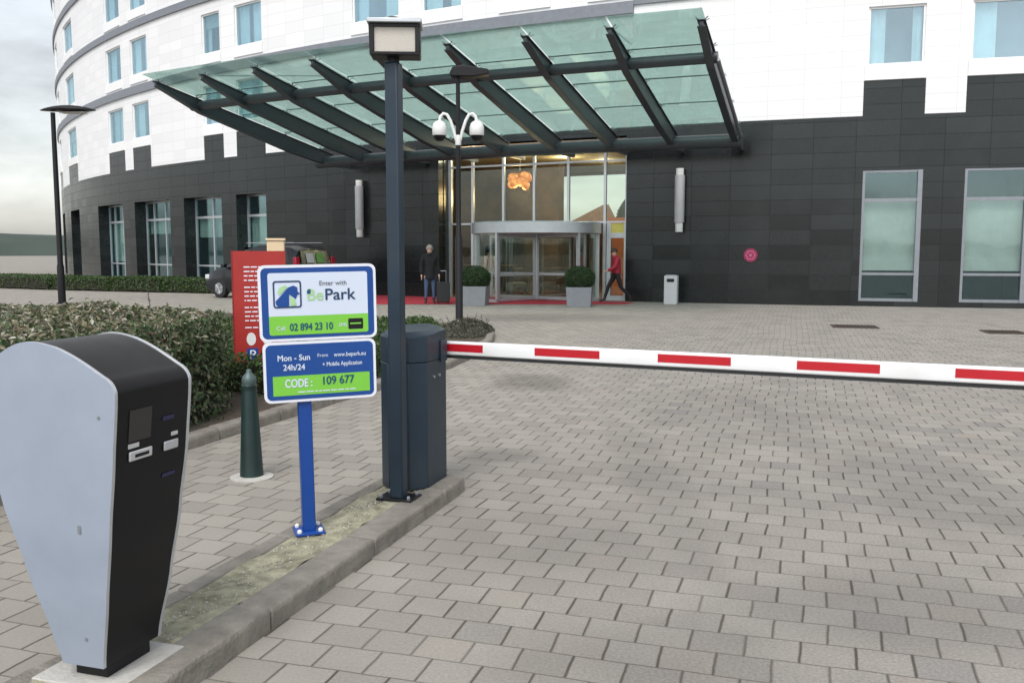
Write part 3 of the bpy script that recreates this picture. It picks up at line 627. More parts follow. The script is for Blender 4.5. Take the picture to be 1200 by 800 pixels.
for i in range(8):
    for d1, d0 in zip(djs, djs[1:]):
        mb = CB(); a0, a1 = ribs[i]+.02, ribs[i+1]-.02
        if i == 0: a0 -= .06
        if i == 7: a1 += .12
        q = lambda a, d, o: P(a, d, rz(d)+.11+o)
        rows = [[q(a,d0+.012,0), q(a,d1-.012,0), q(a,d1-.012,.017), q(a,d0+.012,.017)] for a in aseg(a0, a1, .8)]
        mb.grid(rows, 0, True); mb.cap(rows[0]); mb.cap(rows[-1]); mb.build('glass_panel', M['cglass'], can)
mb = CB()
for i in range(8):
    for d in djs[1:-1]:
        pts = [P(a, d, rz(d)+.095) for a in aseg(ribs[i]+.03, ribs[i+1]-.03, .5)]; mb.tube(pts, .014, 6)
mb.build('glass_seam', M['steel'], can)
# slim stay rod seen above the seventh bay
for a in (21.58, 30.76):
    mb = CB(); mb.tube([P(a, 7.9, rz(7.9)+.12), P(a+1.2, .95, 7.6)], .022, 8); mb.build('stay_rod', M['alu'], can)

# ------------------------------------------------------------------ lobby contents (seen through the glazing)
ch = thing('chandelier', 'orange glowing chandelier hanging inside the lobby', 'chandelier', (.28, 32.6, 4.25))
rnd = random.Random(5)
m_ = MB(); m_.tube([(0,0,.15),(0,0,.82)], .02, 8); m_.lathe([(.02,.14),(.34,.12),(.36,.08),(.02,.06)], 20); m_.build('mount', M['desk'], ch)
for k in range(11):
    m_ = MB(); t = k*2.4; r = .08+.28*rnd.random(); z = rnd.uniform(-.40,.0); s = rnd.uniform(.13,.20); c = (r*math.cos(t), r*math.sin(t), z)
    m_.lathe([(.01,s),(s*.7,s*.75),(s,.0),(s*.75,-s*.7),(.01,-s)], 12, 0, c); m_.tube([(c[0],c[1],z+s),(c[0]*.8,c[1]*.8,.08)], .006, 5); m_.build('lamp_shade', M['glow'], ch, smooth=60)
pl_ = bpy.data.lights.new('chandelier_light', 'POINT'); pl_.energy = 90; pl_.color = (1,.62,.3); pl_.shadow_soft_size = .35
o = bpy.data.objects.new('chandelier_light', pl_); COL.objects.link(o); o.location = (.28, 32.6, 3.55)
for q, (x, y) in enumerate(((-1.3,31.6),(1.2,31.0),(2.6,32.0),(2.0,34.6),(3.6,36.0))):  # unseen ceiling spots, added to light the lobby
    t = thing('added_ceiling_spot', ['added recessed spot lighting the left end of the lobby','added recessed spot lighting the lobby just inside the revolving door','added recessed spot lighting the lobby above the side door','added recessed spot lighting the middle of the lobby','added recessed spot lighting the deep end of the lobby near the back window'][q], 'ceiling spot', (x,y,5.06), group='added spots lighting the lobby')
    m_ = MB(); m_.lathe([(.07,0),(.10,0),(.10,.015),(.07,.015)], 16); m_.build('rim', M['alu'], t)
    m_ = MB(); m_.lathe([(.07,.002),(.001,.002)], 16); m_.build('lens', M['spot'], t, fix=False)
    pl_ = bpy.data.lights.new('added_spot_light', 'POINT'); pl_.energy = 60; pl_.color = (1,.82,.62); pl_.shadow_soft_size = .15
    o = bpy.data.objects.new('added_spot_light', pl_); COL.objects.link(o); o.location = (x, y, 4.85)
t = thing('easel_board', 'white poster on a wooden easel standing inside the revolving door', 'easel', (-.75, 31.3, .012), (0,0,R_(-5)))
m_ = MB(); m_.tube([(-.28,0,0),(-.05,.1,1.5)], .02, 6); m_.tube([(.28,0,0),(.05,.1,1.5)], .02, 6); m_.tube([(0,.5,0),(0,.12,1.45)], .02, 6); m_.build('easel_frame', M['orange'], t)
m_ = MB(); m_.box(-.24,.24,-.01,.015,.78,1.4,0,Matrix.Translation((0,.03,0)) @ Matrix.Rotation(R_(-8),4,'X')); m_.build('poster', M['dome'], t)
for q,(x,y,r) in enumerate(((.1,33.0,10),(1.4,33.4,-20),(2.3,34.2,30))):
    t = thing('lobby_armchair', ['dark armchair in the lobby behind the left half of the revolving door','dark armchair in the lobby behind the right half of the revolving door','dark armchair deepest in the lobby'][q], 'armchair', (x,y,.013), (0,0,R_(r)), 'armchairs of the lobby')
    m_ = MB(); m_.box(-.38,.38,-.36,.36,.12,.42); m_.build('seat', M['desk'], t, bevel=.04)
    m_ = MB(); m_.box(-.38,.38,.28,.44,.424,.95); m_.build('backrest', M['desk'], t, bevel=.04)
    for s in (-1,1):
        m_ = MB(); m_.box(min(s*.39,s*.5),max(s*.39,s*.5),-.36,.40,.0,.62); m_.build('armrest', M['desk'], t, bevel=.03)
t = thing('reception_desk', 'dark wooden reception desk in the lobby', 'desk', (-1.0,33.6,.013), (0,0,R_(-22)))
m_ = MB(); m_.box(-1.1,1.1,-.3,.3,0,1.0); m_.build('counter_front', M['desk'], t, bevel=.01); m_ = MB(); m_.box(-1.16,1.16,-.36,.36,1.0,1.05); m_.build('counter_top', M['wallin'], t, bevel=.01)
# low house beyond the hotel, seen through the lobby
t = thing('house', 'small house with an orange roof seen through the lobby', 'house', (6.6, 78, 0))
m_ = MB(); m_.box(-2.2,2.0,-3,3,0,3.6); m_.build('house_wall', M['beige'], t)
m_ = MB(); m_.prism([(-2.4,3.6),(2.2,3.6),(1.3,5.3),(.9,5.3)], -3.3, 3.3); m_.build('house_roof', M['rooftile'], t)
for x in (-1.3,.9):
    m_ = MB(); m_.box(x-.4,x+.4,-3.06,-3.004,1.2,2.4); m_.build('window', M['dglass'], t)

t = thing('dark_tree', 'dark tree beside the orange roofed house seen through the lobby', 'tree', (11.0, 80, 0)); rn = random.Random(31)
m_ = MB(); m_.lathe([(.3,0),(.2,2.5),(.05,5.8)],10); m_.build('trunk', M['bark'], t); m_ = MB()
for _ in range(5000):
    z = rn.uniform(1.0,6.4); rr_ = 2.6*(1-(z/6.6)**2)**.5*rn.random()**.4; an = rn.random()*6.283
    n_ = Vector((math.cos(an),math.sin(an),.5)); m_.face([Vector((rr_*math.cos(an),rr_*math.sin(an),z))+q for q in (Vector((-.16,0,-.1)),Vector((.14,.05,-.1)),Vector((.02,-.05,.16)))], 0, None, rn.random())
m_.build('crown', M['leafC'], t, fix=False)
# red carpet
mb = MB()
mb.face([(-4.3,26.75,.008),(3.35,26.75,.008),(3.75,27.6,.008)]+[tuple(P(a,.36,.008)) for a in (23.1,25,27,29,31,32.8)]+[(-6.1,31.6,.008)])
tag(mb.build('red_carpet', M['red'], fix=False), 'wide red carpet laid along the front of the hotel entrance', 'carpet')

# ------------------------------------------------------------------ kerbs, islands, planting bed
def rrect(x0, x1, z0, z1, r, n=6):
    pts = []
    for cx, cz, a in ((x1-r, z1-r, 0), (x0+r, z1-r, 90), (x0+r, z0+r, 180), (x1-r, z0+r, 270)):
        for k in range(n+1): t = R_(a+90*k/n); pts.append((cx+r*math.cos(t), cz+r*math.sin(t)))
    return pts
def strip(mb, path, prof, m=0):
    """sweep a profile [(offset to the right, z)] along a ground path"""
    pts = [Vector((x, y, 0)) for x, y in path]; rows = []
    for i, p in enumerate(pts):
        d = (pts[min(i+1,len(pts)-1)]-pts[max(i-1,0)]).normalized(); nr = Vector((d.y, -d.x, 0))
        rows.append([p+nr*o+Vector((0,0,z)) for o, z in prof])
    mb.grid(rows, m, True); mb.cap(rows[0], m, True); mb.cap(rows[-1], m)
def stones(path, prof, L_=1.0, gap=.012, name='kerb', m='kerb', jit=.004):
    """a kerb laid from separate stones"""
    P2 = [Vector((x, y)) for x, y in path]; rn = random.Random(9)
    cum = [0]
    for a, b in zip(P2, P2[1:]): cum.append(cum[-1]+(b-a).length)
    def at(s):
        for i in range(len(cum)-1):
            if s <= cum[i+1] or i == len(cum)-2:
                f = (s-cum[i])/(cum[i+1]-cum[i]); return P2[i].lerp(P2[i+1], f)
    mb = MB(); s = 0
    while s < cum[-1]-.1:
        e = min(s+L_, cum[-1]); k = max(2, int((e-s)/.18)); dz = rn.uniform(-jit, jit)
        strip(mb, [tuple(at(s+gap/2+(e-s-gap)*i/k)) for i in range(k+1)], [(o, z+dz if z > .02 else z) for o, z in prof]); s = e
    o = struct(mb.build(name, M[m], bevel=.012)); return o
U = Vector((.2975, .9547)); W_ = Vector((.9547, -.2975))          # along the kerb, across it (towards the driveway)
K0 = Vector((-2.20, -.05)); KE = Vector((-.281, 6.006))              # outer edge of the island kerb
# straight kerb with rounded nose
path = [tuple(K0), tuple(KE-U*.12)]
nose = [KE-U*.12 + W_*(-.07) + (W_*math.cos(t)+U*math.sin(t))*.07 for t in [R_(a) for a in range(0, 100, 15)]]
stones(path + [tuple(p) for p in nose[1:]] + [tuple(KE-W_*.38-U*.05)], [(0,-.02),(0,.082),(-.010,.096),(-.17,.098),(-.17,-.02)], .98, .010, 'kerb')
mb = MB(); a = K0-W_*.165; b = KE-W_*.165-U*.16; c = b-W_*.27; d = a-W_*.27
n = 90; rn = random.Random(4)
rows = []
for i in range(n+1):
    r = []
    for j in range(9):
        q = a.lerp(b, i/n)-W_*(.27*j/8); r.append((q.x, q.y, .086+.010*rn.random()+.007*math.sin(i*.7+j)))
    rows.append(r)
mb.grid(rows); 
o = struct(mb.build('island_mortar', M['moss'], smooth=80, fix=False))
stones([tuple(K0-W_*.44), tuple(KE-W_*.44-U*.12)], [(0,-.02),(0,.09),(-.10,.092),(-.10,-.02)], .8, .008, 'kerb')
mb = MB(); rn = random.Random(12)
for k in range(1500):
    q = K0.lerp(KE, rn.uniform(.35,.97))-W_*(.17+.26*rn.betavariate(2,2)); s = rn.uniform(.002,.008); z = .092
    V = [Vector((rn.gauss(0,1),rn.gauss(0,1),rn.gauss(0,1))).normalized() for _ in range(3)]
    T = Matrix.Translation((q.x,q.y,z)) @ Euler((rn.random()*6,rn.random()*6,rn.random()*6)).to_matrix().to_4x4() @ Matrix.Diagonal((s,s*rn.uniform(.5,1),s*rn.uniform(.4,.9),1))
    v = [T @ Vector(p) for p in ((1,0,0),(-1,0,0),(0,1,0),(0,-1,0),(0,0,1),(0,0,-1))]
    for f in ((0,2,4),(2,1,4),(1,3,4),(3,0,4),(2,0,5),(1,2,5),(3,1,5),(0,3,5)): mb.face([v[i] for i in f])
struct(mb.build('rubble', M['stone'], fix=True), 'crumbled mortar and small stones along the kerb island', 'stuff')
bedk = [(-4.2,3.4),(-3.35,5.2),(-2.78,6.7),(-2.60,7.16),(-2.46,7.59),(-2.27,8.12),(-2.06,8.72),(-1.80,9.52),(-1.43,10.48),(-.86,12.1),(-.62,13.2),(-.33,15.3),(-.32,16.6),(-.62,17.9),(-1.25,18.9),(-2.4,19.6)]
stones(bedk, [(0,-.02),(0,.085),(-.02,.11),(-.13,.11),(-.13,-.02)], .9, .010, 'kerb')
mb = MB()
mb.face([(x-.1, y, .075) for x, y in bedk] + [(-6,21.5,.075),(-12,25,.075),(-19,26,.075),(-19,3,.075)])
o = mb.build('planting_bed_soil', M['soil'], fix=False); struct(o)

# ------------------------------------------------------------------ foliage
def leaf(mb, p, nrm, s, tone, rn):
    z = (nrm + Vector((rn.gauss(0,.6), rn.gauss(0,.6), rn.gauss(0,.5)))).normalized()
    x = z.cross(Vector((rn.gauss(0,1), rn.gauss(0,1), rn.gauss(0,1)))).normalized(); y = z.cross(x)
    w = s*rn.uniform(.42,.6); f = z*s*.12
    mb.face([p-x*s*.5, p-y*w*.5+f, p+x*s*.55, p+y*w*.5+f], 1, None, tone)
def inside(x, y, poly):
    c = False
    for i in range(len(poly)):
        (x1,y1),(x2,y2) = poly[i], poly[i-1]
        if (y1 > y) != (y2 > y) and x < (x2-x1)*(y-y1)/(y2-y1)+x1: c = not c
    return c
def lump(x, y, sc=1.0, seed=0): return .5*math.sin(x*3.1*sc+seed)+.5*math.sin(y*2.7*sc+1.3*seed)+.35*math.sin((x+y)*6.3*sc+seed)+.3*math.sin((x-y)*9.1*sc)
def hedge(name, label, poly, h, ntop, nside, size, lm, tones=(0,1), group=None, rag=.05, seed=1, rim=.1, tipbias=0, z0=.05, twigs=0, toplight=False):
    rn = random.Random(seed); mb = MB(); cx = sum(p[0] for p in poly)/len(poly); cy = sum(p[1] for p in poly)/len(poly)
    def core(k, z): 
        out = []
        for x, y in poly:
            v = Vector((cx-x, cy-y)); v = v.normalized()*min(k, v.length*.5); out.append((x+v.x, y+v.y, z))
        return out
    r = [core(.10, z0), core(.12, z0+(h-z0)*.5), core(.16, h-.12)]; mb.grid(r, 0, True); mb.cap(r[-1], 0)
    xs = [p[0] for p in poly]; ys = [p[1] for p in poly]
    def tone():
        t = rn.betavariate(1.6, 2.6) if tipbias == 0 else rn.random()**(1/(1+tipbias))
        return tones[0]+(tones[1]-tones[0])*t
    k = 0
    while k < ntop:
        x, y = rn.uniform(min(xs),max(xs)), rn.uniform(min(ys),max(ys))
        if not inside(x, y, poly): continue
        k += 1
        de = min(abs((poly[i][0]-poly[i-1][0])*(poly[i-1][1]-y)-(poly[i-1][0]-x)*(poly[i][1]-poly[i-1][1]))/max(1e-6,math.dist(poly[i],poly[i-1])) for i in range(len(poly)))
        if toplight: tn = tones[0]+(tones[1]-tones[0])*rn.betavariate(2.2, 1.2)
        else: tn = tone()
        z = h+rag*lump(x, y, 1, seed)-rim*max(0, 1-de/.3)**2+rn.gauss(0,rag*.5)-abs(rn.gauss(0,.05))
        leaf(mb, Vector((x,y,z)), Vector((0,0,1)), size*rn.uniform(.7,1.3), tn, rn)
    per = [math.dist(poly[i], poly[i-1]) for i in range(len(poly))]
    for i, L_ in enumerate(per):
        a, b = Vector(poly[i-1]), Vector(poly[i]); d = (b-a).normalized(); nr = Vector((d.y,-d.x))
        if nr.dot(Vector((cx,cy))-a) > 0: nr = -nr
        for _ in range(int(nside*L_/sum(per))):
            s = rn.random(); zz = z0+(h-z0)*rn.random()**.8; f = (zz-z0)/(h-z0)
            q = a.lerp(b, s) + nr*(rag*lump(s*L_*1.3+i, zz*2, 1, seed)*.9+rn.gauss(0,.035)-abs(rn.gauss(0,.05))-.12*max(0,f-.8)*2)
            leaf(mb, Vector((q.x,q.y,zz)), Vector((nr.x,nr.y,.35)), size*rn.uniform(.7,1.3), tone(), rn)
    for _ in range(twigs):
        x, y = rn.uniform(min(xs),max(xs)), rn.uniform(min(ys),max(ys))
        if not inside(x, y, poly): continue
        l = rn.uniform(.08,.22); t = Vector((rn.gauss(0,.25), rn.gauss(0,.25), 1)).normalized(); p = Vector((x,y,h-.05))
        mb.tube([p, p+t*l], .003, 4, 0)
        for q in range(6): leaf(mb, p+t*l*(.3+.7*q/5), t, size*.9, tones[1]*rn.uniform(.6,1), rn)
    o = mb.build(name, [M['core'], M[lm]], fix=False)
    return tag(o, label, 'hedge', group)
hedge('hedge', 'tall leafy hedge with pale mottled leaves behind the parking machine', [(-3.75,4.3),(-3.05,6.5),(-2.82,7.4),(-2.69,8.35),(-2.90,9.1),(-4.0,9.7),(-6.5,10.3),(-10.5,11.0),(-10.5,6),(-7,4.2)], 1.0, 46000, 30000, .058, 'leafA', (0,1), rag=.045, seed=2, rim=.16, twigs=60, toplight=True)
hedge('hedge', 'low broad green hedge between the red panel and the tall pole', [(-2.45,9.3),(-1.95,9.8),(-1.62,10.7),(-1.2,12.1),(-1.05,13.4),(-1.3,15.0),(-3.0,15.2),(-6.5,14.5),(-6.5,10.9),(-3.6,9.95)], .50, 26000, 9000, .05, 'leafB', (0,1), rag=.04, seed=5, rim=.12)
hgl = [(-10.9,33.3),(-13.2,34.15),(-15.6,35.05),(-18.6,36.4),(-23.5,39.2)]
for i,((x0,y0),(x1,y1)) in enumerate(zip(hgl, hgl[1:])):
    d = Vector((x1-x0,y1-y0)).normalized(); nr = Vector((-d.y,d.x)) if d.x > 0 else Vector((d.y,-d.x))
    a, b = Vector((x0,y0))+d*.06, Vector((x1,y1))-d*.06; c, e = b+nr*1.1, a+nr*1.1
    hedge('clipped_hedge', ['low clipped hedge under the dark ground floor windows, next to the black car','second clipped hedge from the black car under the ground floor windows','third clipped hedge from the black car under the ground floor windows','clipped hedge behind the curved street lamp at the far end of the wall'][i], [tuple(a),tuple(b),tuple(c),tuple(e)], .56+.03*(i%2), 1800, 3200, .075, 'leafB', (0,.75), 'clipped hedges along the hotel wall', rag=.02, seed=20+i, rim=.05)
# scrubby mound at the tip of the planting bed
mb = MB(); rn = random.Random(8); rows = []
for i in range(9):
    f = i/8; rows.append([(-.86+(.50*math.sin(f*math.pi/2)+.03*math.sin(3*t))*math.cos(t), 16.9+(1.3*math.sin(f*math.pi/2))*math.sin(t), .06+.20*math.cos(f*math.pi/2)+.02*math.sin(5*t+i)) for t in [2*math.pi*k/24 for k in range(24)]])
mb.grid(rows, 0, True)
for _ in range(5200):
    t = rn.random()*6.283; f = rn.random()**.5; h = math.cos(f*math.pi/2)
    leaf(mb, Vector((-.86+.53*f*math.cos(t), 16.9+1.35*f*math.sin(t), .09+.20*h+rn.gauss(0,.02))), Vector((math.cos(t)*f,math.sin(t)*f,1)), rn.uniform(.03,.06), rn.random(), rn)
for _ in range(30):
    t = rn.random()*6.283; f = rn.random()**.5; p = Vector((-.86+.45*f*math.cos(t), 16.9+1.2*f*math.sin(t), .2)); mb.tube([p, p+Vector((rn.gauss(0,.06),rn.gauss(0,.06),rn.uniform(.06,.2)))], .004, 4, 0)
tag(mb.build('dry_shrub', [M['core'], M['dry']], fix=False), 'dry grey brown ground shrub at the foot of the camera pole', 'shrub')

# ------------------------------------------------------------------ barrier
bt = thing('parking_barrier', 'blue grey parking barrier cabinet with a lowered red and white boom', 'barrier', (-.635, 5.81, .1), (0,0,-R_(17.3)))
def octo(hx, hy, c): return [(hx-c,-hy),(hx,-hy+c),(hx,hy-c),(hx-c,hy),(-hx+c,hy),(-hx,hy-c),(-hx,-hy+c),(-hx+c,-hy)]
mb = MB(); r = [[(x,y,z) for x,y in octo(.160,.25,.09)] for z in (.0,.80)]; mb.grid(r,0,True); mb.cap(r[0],0,True); mb.cap(r[-1]); mb.build('cabinet', M['navy'], bt, bevel=.006)
mb = MB(); r = [[(x,y,z+(y*.05 if z > .9 else 0)) for x,y in octo(.161+e,.251+e,.09)] for z,e in ((.8025,.0),(.975,.0),(1.0,-.03),(1.005,-.05))]; mb.grid(r,0,True); mb.cap(r[0],0,True); mb.cap(r[-1]); mb.build('lid', M['navy'], bt, bevel=.006)
mb = MB(); mb.box(-.065,.065,-.2535,-.251,.12,.74); mb.build('door_panel', M['navy'], bt, bevel=.002)
mb = MB()
for y in (-.06,.03): mb.tube([(.158,y,.70),(.169,y,.70)], .010, 10)
mb.build('lock', M['chrome'], bt)
mb = MB(); mb.box(.1625,.172,.05,.155,.78,.92); mb.build('boom_mount', M['navy'], bt, bevel=.003)
ba = -24.5+17.3                                                   # boom angle in the cabinet's frame
b0 = Matrix.Rotation(R_(17.3),4,'Z') @ (Vector((-.34-(-.635), 5.97-5.81, .85)))
TB = Matrix.Translation(b0) @ Matrix.Rotation(R_(ba), 4, 'Z')
mb = MB()
prof = rrect(-.022,.022,-.045,.047,.012,4)
A = [TB @ Vector((-.14, y, z)) for y, z in prof]; B = [TB @ Vector((4.05, y, z)) for y, z in prof]
mb.grid([A,B],0,True); mb.cap(A,0,True); mb.cap(B); boom = mb.build('boom', M['boomw'], bt, smooth=40)
mb = MB(); mb.box(-.14,4.05,-.010,.010,-.066,-.046,0,TB); mb.build('rubber_edge', M['rubber'], boom)
for k in range(-1, 5):
    s = .542+.803*k
    mb = MB()
    for y in (-.0232,.0222): mb.box(max(s,-.13),s+.435,y,y+.001,-.019,.031,0,TB)
    mb.build('red_stripe', M['boomr'], boom)
mb = MB(); A = [TB @ Vector((4.05,y,z)) for y,z in prof]; B = [TB @ Vector((4.07,y,z)) for y,z in prof]; mb.grid([A,B],0,True); mb.cap(B); mb.build('end_cap', M['rubber'], boom)

# ------------------------------------------------------------------ floodlight pole
t = thing('floodlight_pole', 'tall square blue grey pole with a boxy floodlight, in front of the barrier cabinet', 'lamp post', (-.690,5.40,.096), (0,0,R_(-17.3)))
mb = MB(); mb.box(-.042,.042,-.042,.042,.006,2.585); pole = mb.build('pole', M['navy'], t, bevel=.010)
mb = MB(); mb.box(-.115,.115,-.085,.085,-.002,.012); mb.build('base_plate', M['black'], t, bevel=.003)
for x, y in ((-.09,-.062),(.09,-.062),(-.09,.062),(.09,.062)):
    mb = MB(); mb.lathe([(.011,.012),(.011,.026),(.006,.034)],6,0,(x,y,0)); mb.build('bolt', M['alud'], t)
hd = Matrix.Translation((.02,-.01,0)) @ Matrix.Rotation(R_(20),4,'Z')
mb = MB(); mb.tube([(0,0,2.585),(0,0,2.62)], .035, 12); mb.build('collar', M['black'], t)
mb = MB(); hw, hh_ = .143, .086; cz = 2.700
mb.box(-hw,hw,-.06,.10,cz-hh_,cz+hh_,0,hd); fl = mb.build('lamp_housing', M['black'], t, bevel=.008)
mb = MB()
for x0,x1,z0,z1 in ((-hw,hw,cz+hh_-.016,cz+hh_),(-hw,hw,cz-hh_,cz-hh_+.016),(-hw,-hw+.026,cz-hh_+.016,cz+hh_-.016),(hw-.026,hw,cz-hh_+.016,cz+hh_-.016)): mb.box(x0,x1,-.085,-.061,z0,z1,0,hd)
mb.build('front_frame', M['black'], fl, bevel=.003)
mb = MB(); mb.box(-hw+.027,hw-.027,-.070,-.0615,cz-hh_+.017,cz+hh_-.017,0,hd); mb.build('lens', M['lampglass'], fl)
mb = MB(); mb.box(-hw-.012,hw+.012,-.11,.11,cz+hh_+.002,cz+hh_+.026,0,hd); mb.build('visor', M['alu'], fl, bevel=.004)
mb = MB(); mb.lathe([(.05,0),(.05,.02),(.03,.032),(.001,.034)],20,0,(0,0,cz+hh_+.026)); mb.build('sensor_cap', M['steel'], fl, smooth=50)

# ------------------------------------------------------------------ parking sign
t = thing('parking_sign', 'blue, white and green double parking sign board on a blue post', 'sign', (-1.095,4.75,.098), (R_(1.0),R_(-.8),R_(20)))
mb = MB(); mb.box(-.034,.034,-.034,.034,.008,1.40); mb.build('post', M['blue'], t, bevel=.005)
mb = MB(); mb.box(-.078,.078,-.078,.078,-.004,.009); mb.build('base_plate', M['blue'], t, bevel=.002)
for x, y in ((-.055,-.055),(.055,-.055),(-.055,.055),(.055,.055)):
    mb = MB(); mb.lathe([(.012,.009),(.013,.018),(.009,.026),(.001,.028)],12,0,(x,y,0)); mb.build('bolt', M['dome'], t, smooth=50)
XO = .085; YB = -.052
def plate(parent, name, m, x0, x1, z0, z1, r, k):
    mb = MB(); pts = rrect(x0,x1,z0,z1,r); y = YB-.0012*k
    mb.face([(x,y,z) for x,z in pts]); return mb.build(name, M[m], parent, fix=False)
def board(x0, x1, z0, z1):
    mb = MB(); mb.prism(rrect(x0,x1,z0,z1,.035), YB, YB+.014); b = mb.build('board', M['bwpure'], t, smooth=40)
    plate(b, 'border', 'bblue', x0+.014, x1-.014, z0+.014, z1-.014, .026, 1); return b
TOP, MID, BOT = 1.428, 1.034, .715
x0, x1 = XO-.302, XO+.302
b1 = board(x0, x1, MID+.002, TOP)
plate(b1, 'panel', 'bwhite', x0+.048, x1-.046, MID+.034, TOP-.040, .012, 2)
mb = MB(); zs = TOP-.262; y = YB-.0036; mb.face([(x0+.048,y,MID+.044),(x0+.058,y,MID+.034),(x1-.056,y,MID+.034),(x1-.046,y,MID+.044),(x1-.046,y,zs),(x0+.048,y,zs)]); mb.build('green_strip', M['bgreen'], b1, fix=False)
# emblem: framed square with blue wedge and pale green patches
lx0, lx1, lz1, lz0 = x0+.072, x0+.215, TOP-.080, TOP-.220
mb = MB(); o_, i_ = rrect(lx0,lx1,lz0,lz1,.014), rrect(lx0+.008,lx1-.008,lz0+.008,lz1-.008,.008); y = YB-.0048
mb.grid([[(x,y,z) for x,z in o_],[(x,y,z) for x,z in i_]],0,True); mb.build('emblem_frame', M['bnavy'], b1, fix=False)
def E_(pts, m, k):
    mb = MB(); mb.face([(lx0+(lx1-lx0)*u, YB-.0012*k, lz1-(lz1-lz0)*v) for u, v in pts]); mb.build('emblem_patch', M[m], b1, fix=False)
E_([(.08,.75),(.10,.88),(.20,.96),(.55,.94),(.56,.50),(.70,.60),(.78,.68),(.86,.52),(.95,.48),(.86,.40),(.86,.25),(.72,.18),(.55,.24)], 'bblue', 5)
E_([(.16,.42),(.24,.24),(.44,.16),(.52,.23),(.30,.44),(.20,.52)], 'blgreen', 5)
E_([(.60,.58),(.72,.68),(.78,.74),(.80,.90),(.60,.94)], 'blgreen', 5)
cxp = (x0+x1)/2
text('Enter with', .034, x0+.378, TOP-.108, YB-.004, M['bgrey'], b1, 'CENTER', .0004)
text('Be', .083, x0+.240, TOP-.184, YB-.004, M['blgreen'], b1, 'LEFT', .0022, sx=1.02)
text('Park', .083, x0+.332, TOP-.184, YB-.004, M['bnavy'], b1, 'LEFT', .0022, sx=1.06)
mb = MB(); mb.face([(x0+.243,YB-.0053,TOP-.150),(x0+.262,YB-.0053,TOP-.150),(x0+.262,YB-.0053,TOP-.126),(x0+.252,YB-.0053,TOP-.126),(x0+.243,YB-.0053,TOP-.134)]); mb.build('letter_accent', M['bteal'], b1, fix=False)
text('Call', .030, x0+.082, TOP-.334, YB-.0050, M['bwhite'], b1, 'LEFT', .0004)
text('02 894 23 10', .052, x0+.150, TOP-.338, YB-.0050, M['bteal'], b1, 'LEFT', .0022, sx=.80)
text('SMS', .026, x0+.402, TOP-.326, YB-.0050, M['bwhite'], b1, 'LEFT', .0003)
mb = MB(); mb.face([(x,YB-.005,z) for x,z in rrect(x0+.452,x0+.530,TOP-.342,TOP-.286,.006)]); mb.build('black_label', M['black'], b1, fix=False)
mb = MB(); mb.box(x0+.462,x0+.520,YB-.0058,YB-.0056,TOP-.316,TOP-.309); mb.build('label_line', M['bgreen'], b1, fix=False)
x0, x1 = XO-.292, XO+.292
b2 = board(x0, x1, BOT, MID-.002)
T2 = MID-.002
plate(b2, 'green_strip', 'bgreen', x0+.045, x1-.036, BOT+.036, T2-.178, .004, 2)
text('Mon - Sun', .043, x0+.155, T2-.098, YB-.003, M['bwhite'], b2, 'CENTER', .0014, sx=.94)
text('24h/24', .043, x0+.155, T2-.148, YB-.003, M['bwhite'], b2, 'CENTER', .0014, sx=.94)
text('From', .026, x0+.275, T2-.086, YB-.003, M['bwhite'], b2, 'LEFT', .0001)
text('www.bepark.eu', .031, x0+.362, T2-.088, YB-.003, M['bwhite'], b2, 'LEFT', .0006, sx=.86)
text('+ Mobile Application', .031, x0+.300, T2-.136, YB-.003, M['bwhite'], b2, 'LEFT', .0007, sx=.80)
text('CODE :', .060, x0+.105, T2-.238, YB-.0042, M['bwhite'], b2, 'LEFT', .0024, sx=.72)
text('109 677', .060, x0+.292, T2-.232, YB-.0042, M['bteal'], b2, 'LEFT', .0022, sx=.88)
mb = MB(); rn = random.Random(2); x = x0+.17
while x < x0+.46: l = rn.uniform(.012,.04); mb.box(x,x+l,YB-.0044,YB-.004,T2-.268,T2-.262); x += l+.006
mb.build('fine_print', M['bwhite'], b2, fix=False)
mb = MB()
for z in (TOP-.08, MID+.07, BOT+.24, BOT+.07): mb.box(XO-.24,XO+.24,YB+.0145,YB+.018,z-.02,z+.02)
mb.build('mounting_rail', M['alud'], t)

# ------------------------------------------------------------------ parking payment machine
t = thing('payment_machine', 'black parking payment machine with silver blue side panels in the left foreground', 'parking machine', (-1.485,3.185,.10), (0,0,R_(-17.3)))
def ease(z, pts):
    for (a, u), (b, v) in zip(pts, pts[1:]):
        if z <= b: f = (z-a)/(b-a); f = f*f*(3-2*f)*.35+f*.65; return u+(v-u)*f
    return pts[-1][1]
HW = [(0,.146),(.08,.151),(.3,.172),(.55,.188),(.8,.197),(1.25,.198)]
HD = [(0,.108),(.08,.118),(.3,.160),(.55,.200),(.8,.235),(1.0,.255),(1.25,.27)]; HB = [(0,.036),(.2,.095),(.4,.165),(.65,.245),(.9,.305),(1.1,.34)]
def outline(side=1, off=0):
    """front-to-back outline (x, z) of the body, front is +x"""
    z0 = .055; pts = []
    for k in range(25): z = z0+(1.02-z0)*k/24; pts.append((ease(z, HD), z))
    r = .075; cx_, cz_ = .257-r, 1.02
    for k in range(1, 9): a = R_(66*k/8); pts.append((cx_+r*math.cos(a), cz_+r*.9*math.sin(a)))
    xs_, zs_ = pts[-1]
    for k in range(1, 13): f = k/12; pts.append((xs_+(-.08-xs_)*f, zs_+.108*math.sin(f*math.pi/2)))
    nb = len(pts)-1; rear = []
    for i in range(nb, 0, -1):
        x, z = pts[i-1]; f = (x+.08)/.335
        zz = z; rear.append(((-.08-(ease(1.02,HB)-.08)*min(1,f)) if i-1 >= 25 else -ease(z, HB), zz))
    return pts + rear
OUT = outline()
body = MB(); nW = 8; rows = []
